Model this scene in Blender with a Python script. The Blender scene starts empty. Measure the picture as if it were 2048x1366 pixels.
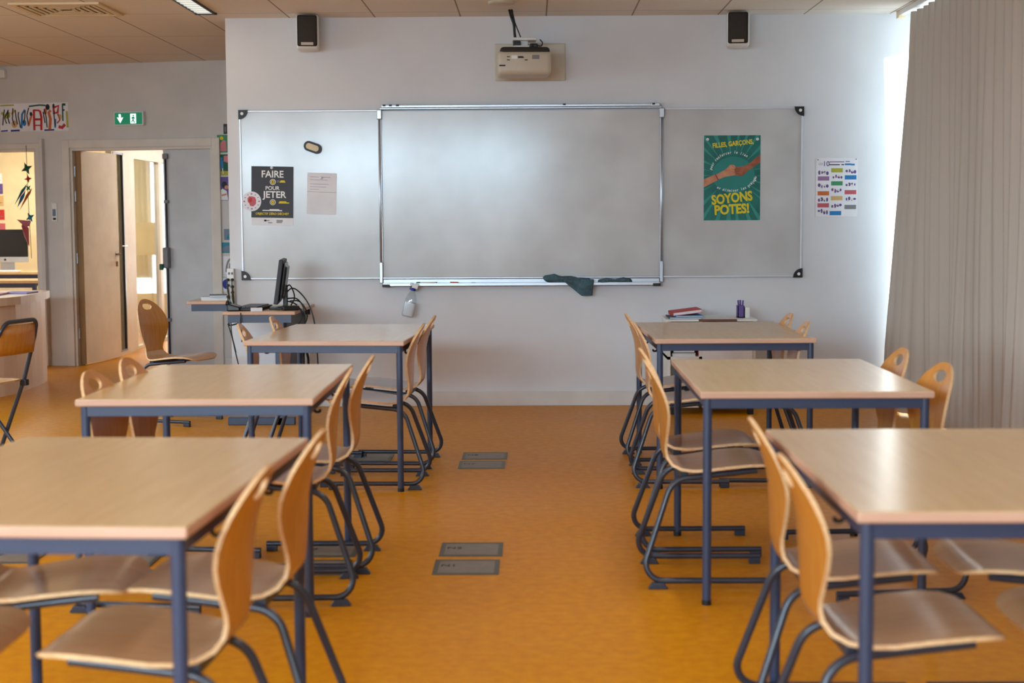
import bpy, bmesh, math, random
from mathutils import Vector, Matrix
from mathutils.geometry import delaunay_2d_cdt
random.seed(7)
sc = bpy.context.scene
C = sc.collection
PI = math.pi

# ------------------------------------------------------------------ camera
F, PITCH, YAW, ROLL, CZ = 2991.0, 0.0822, -0.0134, -0.0053, 1.3477
cy, sy, cp, sp = math.cos(YAW), math.sin(YAW), math.cos(PITCH), math.sin(PITCH)
fwd = Vector((sy*cp, cy*cp, -sp)); rgt = Vector((cy, -sy, 0)); upv = rgt.cross(fwd)
cr, sr = math.cos(ROLL), math.sin(ROLL)
r_, u_ = cr*rgt + sr*upv, cr*upv - sr*rgt
cam = bpy.data.cameras.new('camera'); camo = bpy.data.objects.new('camera', cam); C.objects.link(camo)
cam.sensor_width = 36; cam.lens = F/2048*36; cam.clip_start = .05; cam.clip_end = 200
camo.matrix_world = Matrix(((r_.x, u_.x, -fwd.x, 0), (r_.y, u_.y, -fwd.y, 0), (r_.z, u_.z, -fwd.z, CZ), (0, 0, 0, 1)))
cam.dof.use_dof = True; cam.dof.focus_distance = 9.9; cam.dof.aperture_fstop = 3.1
sc.camera = camo

# ------------------------------------------------------------------ light and exposure
sc.view_settings.view_transform = 'Standard'; sc.view_settings.look = 'None'
sc.view_settings.exposure = 0.9; sc.view_settings.gamma = 1.0
sc.view_settings.use_curve_mapping = False
sc.cycles.use_denoising = True
sc.cycles.max_bounces = 10; sc.cycles.diffuse_bounces = 6; sc.cycles.transparent_max_bounces = 12
sc.cycles.sample_clamp_indirect = 6.0; sc.cycles.caustics_reflective = False; sc.cycles.caustics_refractive = False

world = bpy.data.worlds.new('sky'); sc.world = world; world.use_nodes = True
wn = world.node_tree.nodes; bg = wn['Background']
sky = wn.new('ShaderNodeTexSky'); sky.sky_type = 'HOSEK_WILKIE'; sky.turbidity = 3.5
sky.sun_direction = (.33, -.94, .35)
world.node_tree.links.new(sky.outputs[0], bg.inputs[0]); bg.inputs[1].default_value = 1.0

def lamp(name, kind, loc, direction, power, color, sx=None, sy_=None, **kw):
    l = bpy.data.lights.new(name, kind); o = bpy.data.objects.new(name, l); C.objects.link(o)
    l.energy = power; l.color = color
    if sx: l.shape = 'RECTANGLE'; l.size = sx; l.size_y = sy_ or sx
    for k, v in kw.items(): setattr(l, k, v)
    o.location = loc
    o.rotation_euler = Vector(direction).to_track_quat('-Z', 'Y').to_euler()
    return o
lamp('sun', 'SUN', (12, -10, 6), (-.33, .94, -.075), 14.0, (1, .96, .9), angle=math.radians(.9))
# daylight entering through the three rear windows and the window beside the whiteboard
for x0, pw_ in ((-4.75, 42), (-2.75, 45), (-0.75, 36)):
    lamp('daylight', 'AREA', (x0, -2.72, 1.75), (0.02, 1, -.84), pw_, (.72, .86, 1.0), 1.7, 1.75, spread=math.radians(122))
    lamp('skylight', 'AREA', (x0, -3.9, 2.6), (0, 1, -.12), pw_*5.6, (.58, .79, 1.0), 1.8, .8)
lamp('daylight', 'AREA', (-6.75, 3.0, 1.7), (1, .1, -.8), 85, (.72, .86, 1.0), 4.6, 1.6, spread=math.radians(122))
lamp('daylight', 'AREA', (3.2, 8.95, 1.45), (-1, .25, -.05), 85, (.66, .83, 1.0), 3.2, 2.4)
lamp('daylight', 'AREA', (-6.75, 8.9, 1.7), (1, .25, -.7), 80, (.66, .84, 1.0), 4.6, 1.6, spread=math.radians(122))  # fill through the added second left window, for the far left zone
# unseen fill lights added overhead to brighten floor and tables; last, the visible strip
for x, y in ((-2.24, 1.6), (-2.24, 5.4), (.78, 1.6), (.78, 5.4)):
    lamp('strip_and_fill_light', 'AREA', (x, y, 2.74), (0, 0, -1), 11, (.92, .96, 1.0), .11, 2.0)
lamp('strip_and_fill_light', 'AREA', (-2.24, 9.42, 2.752), (0, 0, -1), 2, (1, .85, .6), .1, 2.0)
# the rooms beyond the far wall: their own ceiling lamps and a window at the corridor's end
lamp('room_lamp', 'AREA', (-5.3, 15.8, 2.55), (0, 0, -1), 42, (1, .94, .82), 1.2, 1.2)
lamp('corridor_lamp', 'AREA', (-3.25, 15.6, 2.5), (0, 0, -1), 15, (1, .96, .92), .5, 1.6)
lamp('corridor_daylight', 'AREA', (-3.3, 19.4, 1.4), (0, -1, 0), 40, (.95, .98, 1), 1.2, 2.0)

# ------------------------------------------------------------------ materials
def lin(r, g, b):
    f = lambda c: (c/255/12.92) if c/255 <= .04045 else ((c/255+.055)/1.055)**2.4
    return (f(r), f(g), f(b), 1)
def mat(name, rgb, rough=.5, spec=.5, metal=0., rgb2=None, scale=(6, 6, 6), detail=3, bump=0., coat=0., trans=0., emit=None, estr=0., coords='Object'):
    m = bpy.data.materials.new(name); m.use_nodes = True
    nt = m.node_tree; n = nt.nodes; p = n['Principled BSDF']
    p.inputs['Base Color'].default_value = lin(*rgb); p.inputs['Roughness'].default_value = rough
    p.inputs['Specular IOR Level'].default_value = spec; p.inputs['Metallic'].default_value = metal
    p.inputs['Coat Weight'].default_value = coat; p.inputs['Transmission Weight'].default_value = trans
    if emit: p.inputs['Emission Color'].default_value = lin(*emit); p.inputs['Emission Strength'].default_value = estr
    tc = n.new('ShaderNodeTexCoord'); mp = n.new('ShaderNodeMapping'); nz = n.new('ShaderNodeTexNoise')
    mp.inputs['Scale'].default_value = scale; nz.inputs['Scale'].default_value = 1; nz.inputs['Detail'].default_value = detail
    nt.links.new(tc.outputs[coords], mp.inputs[0]); nt.links.new(mp.outputs[0], nz.inputs['Vector'])
    if rgb2 is None: rgb2 = tuple(max(0, c*.955) for c in rgb)
    mx = n.new('ShaderNodeMix'); mx.data_type = 'RGBA'
    mx.inputs[6].default_value = lin(*rgb); mx.inputs[7].default_value = lin(*rgb2)
    rp = n.new('ShaderNodeMapRange'); rp.inputs[1].default_value = .32; rp.inputs[2].default_value = .68
    nt.links.new(nz.outputs[0], rp.inputs[0]); nt.links.new(rp.outputs[0], mx.inputs[0])
    nt.links.new(mx.outputs[2], p.inputs['Base Color'])
    if bump:
        b = n.new('ShaderNodeBump'); b.inputs['Strength'].default_value = bump; b.inputs['Distance'].default_value = .004
        nt.links.new(nz.outputs[0], b.inputs['Height']); nt.links.new(b.outputs[0], p.inputs['Normal'])
    return m
M = {}
M['wall'] = mat('wall_paint', (214, 214, 217), .75, .3, scale=(3, 3, 3), rgb2=(209, 209, 212))
M['far_wall'] = mat('far_wall_paint', (206, 201, 196), .75, .3, scale=(3, 3, 3))
M['base'] = mat('baseboard_paint', (212, 207, 202), .5, .4)
M['laminate'] = mat('beech_laminate', (207, 176, 130), .21, .5, rgb2=(200, 167, 120), scale=(40, 3, 40), detail=5)
M['edge'] = mat('beech_edging', (200, 160, 136), .45, .4, rgb2=(192, 151, 126), scale=(5, 60, 60))
M['steel'] = mat('slate_blue_paint', (48, 59, 84), .38, .5)
M['cap'] = mat('black_plastic', (22, 22, 25), .45, .4)
M['tube'] = mat('anthracite_paint', (48, 50, 60), .3, .5)
M['pad'] = mat('grey_foot_plastic', (40, 46, 60), .35, .5)
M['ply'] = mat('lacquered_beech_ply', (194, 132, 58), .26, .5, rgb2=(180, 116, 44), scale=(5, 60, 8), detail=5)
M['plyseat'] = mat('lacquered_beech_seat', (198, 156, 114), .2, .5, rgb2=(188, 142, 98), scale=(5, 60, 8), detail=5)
M['plyedge'] = mat('ply_edge', (226, 188, 142), .45, .4, rgb2=(205, 160, 112), scale=(60, 60, 300))
M['board'] = mat('enamel_board', (182, 182, 182), .17, .45, rgb2=(201, 203, 204), scale=(2, 2, 2))
M['alu'] = mat('aluminium', (186, 190, 197), .36, .5, .8)
M['aluwhite'] = mat('pale_aluminium', (214, 218, 224), .35, .5, .3)
M['white'] = mat('white_plastic', (225, 223, 218), .4, .5)
M['offwhite'] = mat('beige_plastic', (196, 184, 164), .42, .5)
M['grille'] = mat('dark_brown_grille', (58, 50, 44), .7, .3, rgb2=(46, 40, 35), scale=(300, 300, 300))
M['black'] = mat('black_gloss', (14, 14, 16), .3, .5)
M['door'] = mat('beige_door_paint', (226, 219, 212), .5, .4)
M['doorgrey'] = mat('grey_door_paint', (196, 196, 197), .5, .4)
M['doorframe'] = mat('cream_frame_paint', (214, 205, 193), .5, .4)
M['wood'] = mat('oak_strip', (150, 112, 66), .5, .4, rgb2=(128, 92, 50), scale=(30, 30, 2))
M['counter'] = mat('pale_maple_laminate', (230, 202, 174), .4, .5, rgb2=(222, 192, 162), scale=(14, 14, 1.2))
M['paper'] = mat('white_paper', (228, 227, 231), .8, .2)
M['cloth'] = mat('teal_grey_cloth', (80, 104, 112), .95, .1, rgb2=(64, 86, 94), scale=(60, 60, 60), bump=.5)
M['curtain'] = mat('taupe_curtain', (188, 176, 164), .85, .15, rgb2=(180, 168, 156), scale=(1.5, 1.5, .4))
M['plate'] = mat('grey_floor_box', (128, 118, 106), .45, .5, rgb2=(116, 107, 96), scale=(20, 20, 20))
M['platerim'] = mat('floor_box_rim', (92, 88, 74), .4, .5, .4)
M['yellow'] = mat('yellow_ink', (228, 206, 40), .6, .3)
M['teal'] = mat('teal_print', (16, 112, 102), .45, .4, rgb2=(10, 92, 86), scale=(8, 8, 8))
M['tealray'] = mat('teal_ray_print', (44, 142, 128), .45, .4)
M['tealmid'] = mat('teal_centre_print', (30, 128, 120), .45, .4)
M['charcoal'] = mat('charcoal_print', (46, 44, 50), .5, .4)
M['white_ink'] = mat('white_ink', (235, 234, 232), .6, .3)
M['grey_ink'] = mat('grey_ink', (120, 116, 120), .6, .3)
M['dark_ink'] = mat('dark_ink', (40, 38, 42), .6, .3)
M['skin_light'] = mat('print_skin_light', (205, 145, 110), .5, .4, rgb2=(180, 112, 80), scale=(20, 20, 20))
M['skin_dark'] = mat('print_skin_dark', (170, 98, 66), .5, .4, rgb2=(130, 68, 42), scale=(20, 20, 20))
for k, c in dict(red=(186, 44, 40), darkred=(140, 30, 40), pink=(206, 120, 130), magenta=(176, 30, 110), lilac=(150, 140, 200), purple=(96, 76, 140),
                 blue=(40, 120, 180), navy=(24, 44, 140), green=(64, 140, 96), darkgreen=(20, 84, 62), olive=(170, 168, 60), orange=(196, 104, 50),
                 tan=(204, 168, 110), brown=(110, 66, 44), teal2=(40, 130, 150), cream=(226, 206, 170), mauve=(150, 110, 150), rose=(190, 90, 100), greyblue=(110, 130, 146), grey=(128, 126, 128)).items():
    M[k] = mat('print_' + k, c, .55, .35)
M['exit'] = mat('exit_green', (10, 120, 84), .4, .4, emit=(10, 130, 90), estr=.25)
M['exitwhite'] = mat('exit_white', (225, 255, 245), .4, .4, emit=(220, 255, 245), estr=.9)
M['tubelight'] = mat('lamp_louvre', (220, 224, 220), .4, .4, emit=(235, 245, 240), estr=.26)
M['screen'] = mat('dark_screen', (18, 18, 22), .12, .5)
M['room_wall'] = mat('cream_room_wall', (226, 208, 166), .8, .2)
M['shade'] = mat('outdoor_grey', (190, 190, 190), .9, .1)
M['white_cable'] = mat('white_cable', (238, 241, 246), .5, .4)
M['folderpink'] = mat('pink_folder', (186, 24, 112), .4, .4)

def glass_mat(name, tint, gloss):
    m = bpy.data.materials.new(name); m.use_nodes = True; nt = m.node_tree; n = nt.nodes
    n.remove(n['Principled BSDF'])
    t = n.new('ShaderNodeBsdfTransparent'); t.inputs[0].default_value = lin(*tint)
    g = n.new('ShaderNodeBsdfGlossy'); g.inputs['Roughness'].default_value = .03
    lw = n.new('ShaderNodeLayerWeight'); lw.inputs[0].default_value = .5
    pw = n.new('ShaderNodeMath'); pw.operation = 'POWER'; pw.inputs[1].default_value = 5.0
    ma = n.new('ShaderNodeMath'); ma.operation = 'MULTIPLY_ADD'; ma.inputs[1].default_value = .8; ma.inputs[2].default_value = gloss
    nt.links.new(lw.outputs['Facing'], pw.inputs[0]); nt.links.new(pw.outputs[0], ma.inputs[0])
    mx = n.new('ShaderNodeMixShader')
    nt.links.new(ma.outputs[0], mx.inputs[0]); nt.links.new(t.outputs[0], mx.inputs[1]); nt.links.new(g.outputs[0], mx.inputs[2])
    nt.links.new(mx.outputs[0], n['Material Output'].inputs[0])
    return m
M['glass'] = glass_mat('window_glass', (240, 244, 242), .05)
M['clear'] = glass_mat('clear_plastic', (242, 246, 248), .05)
M['liquid'] = glass_mat('clear_liquid', (214, 226, 236), .05)

def node(nt, t, **kw):
    n = nt.nodes.new(t)
    for k, v in kw.items(): setattr(n, k, v)
    return n
def mth(nt, op, a, b=None):
    n = node(nt, 'ShaderNodeMath', operation=op)
    for i, v in enumerate((a, b)):
        if v is None: continue
        if isinstance(v, (int, float)): n.inputs[i].default_value = v
        else: nt.links.new(v, n.inputs[i])
    return n.outputs[0]
# ceiling: mineral tiles with dark joints
m = mat('ceiling_tiles', (228, 222, 214), .85, .2, rgb2=(221, 214, 205), scale=(.8, .4, 1)); M['ceiling'] = m
nt = m.node_tree; p = nt.nodes['Principled BSDF']
tc = node(nt, 'ShaderNodeTexCoord'); sx = node(nt, 'ShaderNodeSeparateXYZ'); nt.links.new(tc.outputs['Object'], sx.inputs[0])
def joint(axis, off, pitch, wd):
    f = mth(nt, 'FRACT', mth(nt, 'ADD', mth(nt, 'DIVIDE', mth(nt, 'SUBTRACT', sx.outputs[axis], off), pitch), 100.0))
    return mth(nt, 'LESS_THAN', mth(nt, 'MULTIPLY', mth(nt, 'MINIMUM', f, mth(nt, 'SUBTRACT', 1.0, f)), pitch), wd)
j = mth(nt, 'MAXIMUM', joint(0, .11, .605, .0055), joint(1, 10.47, 1.26, .004))
mx = node(nt, 'ShaderNodeMix', data_type='RGBA'); mx.inputs[7].default_value = lin(150, 134, 116)
src = p.inputs['Base Color'].links[0].from_socket
nt.links.new(src, mx.inputs[6]); nt.links.new(j, mx.inputs[0]); nt.links.new(mx.outputs[2], p.inputs['Base Color'])
# floor: marbled orange linoleum with a soft sheen
m = mat('orange_linoleum', (208, 138, 6), .36, .1, rgb2=(194, 122, 3), scale=(22, 22, 22), detail=8); M['floor'] = m
nt = m.node_tree; p = nt.nodes['Principled BSDF']
tc = node(nt, 'ShaderNodeTexCoord'); nz = node(nt, 'ShaderNodeTexNoise'); nz.inputs['Scale'].default_value = 1.2; nz.inputs['Detail'].default_value = 4
nt.links.new(tc.outputs['Object'], nz.inputs['Vector'])
rr = node(nt, 'ShaderNodeMapRange'); rr.inputs[3].default_value = .29; rr.inputs[4].default_value = .42
nt.links.new(nz.outputs[0], rr.inputs[0]); nt.links.new(rr.outputs[0], p.inputs['Roughness'])

# ------------------------------------------------------------------ helpers: geometry
def link(name, me, mats, parent=None, loc=(0, 0, 0), rot=(0, 0, 0), smooth=False):
    for mm in (mats if isinstance(mats, (list, tuple)) else [mats]): me.materials.append(M[mm] if isinstance(mm, str) else mm)
    if smooth:
        for pl in me.polygons: pl.use_smooth = True
    o = bpy.data.objects.new(name, me); C.objects.link(o)
    if parent: o.parent = parent
    o.location = loc; o.rotation_euler = rot
    return o
def obj(name, bm, mats, parent=None, loc=(0, 0, 0), rot=(0, 0, 0), smooth=False, sharp=None):
    me = bpy.data.meshes.new(name)
    bmesh.ops.recalc_face_normals(bm, faces=bm.faces)
    bm.to_mesh(me); bm.free()
    if sharp:
        smooth = True
        o = link(name, me, mats, parent, loc, rot, True)
        me.set_sharp_from_angle(angle=math.radians(sharp))
        return o
    return link(name, me, mats, parent, loc, rot, smooth)
def box(bm, x0, x1, y0, y1, z0, z1, bev=0, seg=2, mi=0, mtx=None):
    g = bmesh.ops.create_cube(bm, size=1)
    vs = g['verts']
    for v in vs: v.co = Vector((x0+(v.co.x+.5)*(x1-x0), y0+(v.co.y+.5)*(y1-y0), z0+(v.co.z+.5)*(z1-z0)))
    fs = list({f for v in vs for f in v.link_faces})
    if bev:
        es = list({e for v in vs for e in v.link_edges})
        r = bmesh.ops.bevel(bm, geom=es, offset=bev, segments=seg, affect='EDGES', profile=.5)
        fs = list({f for f in r['faces']} | {f for f in fs if f.is_valid})
    vv = list({v for f in fs for v in f.verts})
    for f in fs: f.material_index = mi
    if mtx is not None:
        for v in vv: v.co = mtx @ v.co
    return vv
def B(*a, **k):
    bm = bmesh.new(); box(bm, *a, **k); return bm
def boxes(lst):
    bm = bmesh.new()
    for a in lst: box(bm, *a[:6], bev=(a[6] if len(a) > 6 else 0))
    return bm
def tube(bm, pts, r, n=10, cap=True, mi=0, closed=False):
    pts = [Vector(p) for p in pts]
    rings = []; N = len(pts); nrm = None
    for i, p in enumerate(pts):
        a = pts[max(0, i-1)]; b = pts[min(N-1, i+1)]
        t = (b-a).normalized()
        if nrm is None:
            ref = Vector((0, 0, 1)) if abs(t.z) < .9 else Vector((1, 0, 0))
            nrm = t.cross(ref).normalized()
        else:
            nrm = (nrm - t*nrm.dot(t))
            nrm = nrm.normalized() if nrm.length > 1e-6 else t.cross(Vector((1, 0, 0))).normalized()
        bn = t.cross(nrm)
        rad = r[i] if isinstance(r, (list, tuple)) else r
        rings.append([bm.verts.new(p + rad*(math.cos(2*PI*k/n)*nrm + math.sin(2*PI*k/n)*bn)) for k in range(n)])
    for i in range(N-1):
        for k in range(n):
            f = bm.faces.new((rings[i][k], rings[i][(k+1) % n], rings[i+1][(k+1) % n], rings[i+1][k])); f.material_index = mi
    if cap:
        for q in (rings[0][::-1], rings[-1]):
            f = bm.faces.new(q); f.material_index = mi
def T(pts, r, n=10):
    bm = bmesh.new(); tube(bm, pts, r, n); return bm
def fillet(pts, r, seg=7):
    pts = [Vector(p) for p in pts]; out = [pts[0]]
    for i in range(1, len(pts)-1):
        rad = r[i-1] if isinstance(r, (list, tuple)) else r
        a, b, c = pts[i-1], pts[i], pts[i+1]
        d1 = (a-b).normalized(); d2 = (c-b).normalized(); ang = d1.angle(d2)
        if abs(ang-PI) < .02: out.append(b); continue
        l = min(rad/math.tan(ang/2), (a-b).length*.49, (c-b).length*.49); rad = l*math.tan(ang/2)
        p0 = b+d1*l; p1 = b+d2*l; ctr = b+(d1+d2).normalized()*(rad/math.sin(ang/2))
        v0 = p0-ctr; v1 = p1-ctr; om = v0.angle(v1)
        for k in range(seg+1):
            t = k/seg; out.append(ctr + (math.sin((1-t)*om)*v0 + math.sin(t*om)*v1)/math.sin(om))
    out.append(pts[-1]); return out
def smoothline(pts, n=3):
    pts = [Vector(p) for p in pts]
    for _ in range(n):
        q = [pts[0]]
        for a, b in zip(pts, pts[1:]): q += [a*.75+b*.25, a*.25+b*.75]
        q.append(pts[-1]); pts = q
    return pts
def lathe(bm, prof, n=20, mi=0, ctr=(0, 0, 0)):
    rings = []
    for r, z in prof:
        rings.append([bm.verts.new((ctr[0]+max(r, 1e-4)*math.cos(2*PI*k/n), ctr[1]+max(r, 1e-4)*math.sin(2*PI*k/n), ctr[2]+z)) for k in range(n)])
    for a, b in zip(rings, rings[1:]):
        for k in range(n): bm.faces.new((a[k], a[(k+1) % n], b[(k+1) % n], b[k])).material_index = mi
    bm.faces.new(rings[0][::-1]).material_index = mi; bm.faces.new(rings[-1]).material_index = mi
def prism_z(bm, poly, z0, z1, mi=0, mi_side=None):
    a = [bm.verts.new((x, y, z0)) for x, y in poly]; b = [bm.verts.new((x, y, z1)) for x, y in poly]
    bm.faces.new(a[::-1]).material_index = mi; bm.faces.new(b).material_index = mi
    n = len(poly)
    for i in range(n): bm.faces.new((a[i], a[(i+1) % n], b[(i+1) % n], b[i])).material_index = mi if mi_side is None else mi_side
def flat(bm, poly, y0=0., th=.001, mi=0):
    """outline in X,Z facing -Y; back face at y0, front face at y0-th"""
    a = [bm.verts.new((x, y0, z)) for x, z in poly]; b = [bm.verts.new((x, y0-th, z)) for x, z in poly]
    n = len(poly)
    bm.faces.new(a).material_index = mi; bm.faces.new(b[::-1]).material_index = mi
    for i in range(n): bm.faces.new((a[i], b[i], b[(i+1) % n], a[(i+1) % n])).material_index = mi
def rect(x0, x1, z0, z1): return [(x0, z0), (x1, z0), (x1, z1), (x0, z1)]
def ell(cx, cz, rx, rz, n=24, a0=0): return [(cx+rx*math.cos(a0+2*PI*k/n), cz+rz*math.sin(a0+2*PI*k/n)) for k in range(n)]
def FL(polys, y0=0., th=.001):
    bm = bmesh.new()
    for p_ in polys: flat(bm, p_, y0, th)
    return bm
def stroke(pts, w):
    """ribbon polygon along a 2-D line"""
    L, Rr = [], []
    for i, p_ in enumerate(pts):
        a = Vector(pts[max(0, i-1)]); b = Vector(pts[min(len(pts)-1, i+1)]); d = (b-a).normalized(); nn = Vector((-d.y, d.x))
        ww = w[i] if isinstance(w, (list, tuple)) else w
        L.append(tuple(Vector(p_)+nn*ww/2)); Rr.append(tuple(Vector(p_)-nn*ww/2))
    return L+Rr[::-1]
def holed(bm, outer, holes, y0, y1, mi=0):
    """plate in X,Z between y0 and y1 with holes cut through"""
    pts = [Vector(p_) for p_ in outer]; loops = [list(range(len(outer)))]
    for h in holes:
        loops.append(list(range(len(pts), len(pts)+len(h)))); pts += [Vector(p_) for p_ in h]
    ed = [(l[i], l[(i+1) % len(l)]) for l in loops for i in range(len(l))]
    v, e, f, *_ = delaunay_2d_cdt(pts, ed, [], 1, 1e-6)
    tris = [t for t in f if inside(sum((v[i] for i in t), Vector((0, 0)))/len(t), outer) and not any(inside(sum((v[i] for i in t), Vector((0, 0)))/len(t), h) for h in holes)]
    solid(bm, [Vector((a.x, y0, a.y)) for a in v], [Vector((a.x, y1, a.y)) for a in v], tris, mi, mi)
def inside(p_, poly):
    c = False; j_ = len(poly)-1
    for i in range(len(poly)):
        xi, yi = poly[i][0], poly[i][1]; xj, yj = poly[j_][0], poly[j_][1]
        if (yi > p_[1]) != (yj > p_[1]) and p_[0] < (xj-xi)*(p_[1]-yi)/(yj-yi)+xi: c = not c
        j_ = i
    return c
def solid(bm, A, Bv, tris, mi=0, mi_side=1, walls=None):
    used = sorted({i for t in tris for i in t})
    a = {i: bm.verts.new(A[i]) for i in used}; b = {i: bm.verts.new(Bv[i]) for i in used}
    cnt = {}
    for t in tris:
        bm.faces.new([a[i] for i in t]).material_index = mi
        bm.faces.new([b[i] for i in t][::-1]).material_index = mi
        for k in range(len(t)):
            e = (t[k], t[(k+1) % len(t)]); cnt[frozenset(e)] = None if frozenset(e) in cnt else e
    for fs, e in cnt.items():
        if e is None or (walls is not None and fs not in walls): continue
        i, j_ = e; bm.faces.new((a[j_], a[i], b[i], b[j_])).material_index = mi_side
    return a, b
def text(name, s, size, mt, parent, x, z, y=0., align='CENTER', rot=0., bold=0., sx_=1., shear=0.):
    cu = bpy.data.curves.new(name, 'FONT'); cu.body = s; cu.size = size; cu.align_x = align; cu.align_y = 'CENTER'
    cu.extrude = .0003; cu.offset = bold; cu.shear = shear; cu.resolution_u = 3
    o = bpy.data.objects.new(name, cu); me = bpy.data.meshes.new_from_object(o); bpy.data.objects.remove(o); bpy.data.curves.remove(cu)
    c_, s_ = math.cos(rot), math.sin(rot)
    for v in me.vertices:
        xx, zz = v.co.x*sx_, v.co.y
        v.co = Vector((x + c_*xx - s_*zz, y - v.co.z, z + s_*xx + c_*zz))
    return link(name, me, mt, parent)
def bars(lines, h, y=0.):
    """small illegible print as thin bars: (x0, x1, z)"""
    return FL([rect(a, b, z-h/2, z+h/2) for a, b, z in lines], y, .0004)

# ------------------------------------------------------------------ helpers: objects
def tag(o, label, cat, group=None, kind=None):
    o['label'] = label; o['category'] = cat
    if group: o['group'] = group
    if kind: o['kind'] = kind
    return o
def thing(name, label, cat, loc=(0, 0, 0), rotz=0., group=None, rot=None):
    o = bpy.data.objects.new(name, None); C.objects.link(o); o.empty_display_size = .1
    o.location = loc; o.rotation_euler = rot or (0, 0, rotz)
    return tag(o, label, cat, group)
def struct(o): o['kind'] = 'structure'; return o
def dup(root, loc, rotz, label, group=None):
    r = root.copy(); C.objects.link(r); r.location = loc; r.rotation_euler = (0, 0, rotz); r['label'] = label
    if group: r['group'] = group
    for ch in list(root.children):
        c = ch.copy(); C.objects.link(c); c.parent = r
        for g in list(ch.children):
            d = g.copy(); C.objects.link(d); d.parent = c
    return r

# ------------------------------------------------------------------ the room
H = 2.77; WY = 10.72; WXL = -2.165; WXR = 3.1; RY = -2.5; LX = -6.5
A0 = Vector((-2.76, 13.5)); FD = Vector((.9806, -.196)); FANG = math.atan2(-.196, .9806)
def farp(t, d=0.): return (A0.x + FD.x*t + .196*d, A0.y + FD.y*t + .9806*d)   # along the far wall, d behind it
struct(obj('floor', B(LX-.2, WXR+.2, RY-.2, 20, -.1, 0), 'floor'))
struct(obj('ceiling', B(LX-.2, WXR+.2, RY-.2, 20, H, H+.12), 'ceiling'))
struct(obj('wall_front', B(WXL, WXR, WY, WY+.16, 0, H), 'wall'))
# right wall with one tall window beside the whiteboard
bm = bmesh.new(); holed(bm, rect(RY-.2, 20, 0, H), [rect(7.2, 10.62, .12, 2.68)], 0, .2)
struct(obj('wall_right', bm, 'wall', loc=(WXR, 0, 0), rot=(0, 0, PI/2)))
for o in (bpy.data.objects['wall_right'],): o.location = (WXR+.2, 0, 0)
# left wall with a long window, plus a second opening added for light
bm = bmesh.new(); holed(bm, rect(RY-.2, 20, 0, H), [rect(.7, 5.3, .9, 2.5), rect(6.6, 11.2, .9, 2.5)], 0, .2)
struct(obj('wall_left', bm, 'wall', loc=(LX, 0, 0), rot=(0, 0, PI/2)))
# rear wall with three windows
rw = [(-5.6, -3.9), (-3.6, -1.9), (-1.6, .1)]
bm = bmesh.new(); holed(bm, rect(LX-.2, WXR+.2, 0, H), [rect(a, b, .88, 2.62) for a, b in rw], 0, .2)
struct(obj('wall_rear', bm, 'wall', loc=(0, RY-.2, 0)))
def window(n, u0, u1, z0, z1, mull, loc, rotz):
    bm = bmesh.new(); holed(bm, rect(u0, u1, z0, z1), [rect(a+.03, b-.03, z0+.06, z1-.06) for a, b in mull], .05, .11)
    w = struct(obj('window_%d' % n, bm, 'white', loc=loc, rot=(0, 0, rotz)))
    obj('pane', FL([rect(a+.03, b-.03, z0+.06, z1-.06) for a, b in mull], .082, .006), 'glass', w)
    return w
for i, (a, b) in enumerate(rw): window(i+1, a, b, .88, 2.62, [(a, (a+b)/2), ((a+b)/2, b)], (0, RY-.2, 0), 0)
window(4, 7.2, 10.62, .12, 2.68, [(7.2, 8.0), (8.0, 10.62)], (WXR+.2, 0, 0), PI/2)
window(5, .7, 5.3, .9, 2.5, [(.7, 2.2), (2.2, 3.7), (3.7, 5.3)], (LX, 0, 0), PI/2)
window(8, 6.6, 11.2, .9, 2.5, [(6.6, 8.1), (8.1, 9.6), (9.6, 11.2)], (LX, 0, 0), PI/2)  # unseen window added to brighten the counter and far wall
struct(obj('wall_sun_block', B(-9, 2.3, -7.2, -7, 0, 6), 'shade'))  # unseen wall added to keep the sun out of the rear windows
struct(obj('ground', B(-14, 14, -16, RY-.3, -.3, -.12), 'shade'))
# far wall: doorway on the left, double door on the right
TD0, TD1, TO0, TO1, DH = -3.0, -1.853, -1.512, -.112, 2.01
bm = bmesh.new(); holed(bm, rect(-3.85, 1.5, 0, H), [rect(TD0, TD1, 0, DH), rect(TO0, TO1, 0, DH)], 0, .14)
struct(obj('wall_far', bm, 'far_wall', loc=(A0.x, A0.y, 0), rot=(0, 0, FANG)))
# baseboards
struct(obj('baseboard_front', B(WXL, WXR, WY-.014, WY, 0, .105, .003), 'base'))
bm = bmesh.new(); box(bm, TO1+.09, 1.2, -.014, 0, 0, .1, .003)
struct(obj('baseboard_far', bm, 'base', loc=(A0.x, A0.y, 0), rot=(0, 0, FANG)))
# door casings
def casing(n, t0, t1, h, w=.075):
    bm = boxes([(t0-w, t0, -.02, 0, 0, h+w, .004), (t1, t1+w, -.02, 0, 0, h+w, .004), (t0, t1, -.02, 0, h, h+w, .004)])
    for a in ((t0-.001, t0+.022, 0, .14, 0, h), (t1-.022, t1+.001, 0, .14, 0, h), (t0, t1, 0, .14, h-.022, h+.001)): box(bm, *a)
    return struct(obj('trim_%d' % n, bm, 'doorframe', loc=(A0.x, A0.y, 0), rot=(0, 0, FANG)))
casing(1, TO0, TO1, DH)
casing(2, TD0, TD1, DH, .05)
# pilaster between the doorway and the double door
struct(obj('trim_3', boxes([(-1.80, -1.765, -.05, 0, 0, 2.1, .004)]), 'far_wall', loc=(A0.x, A0.y, 0), rot=(0, 0, FANG)))
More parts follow.
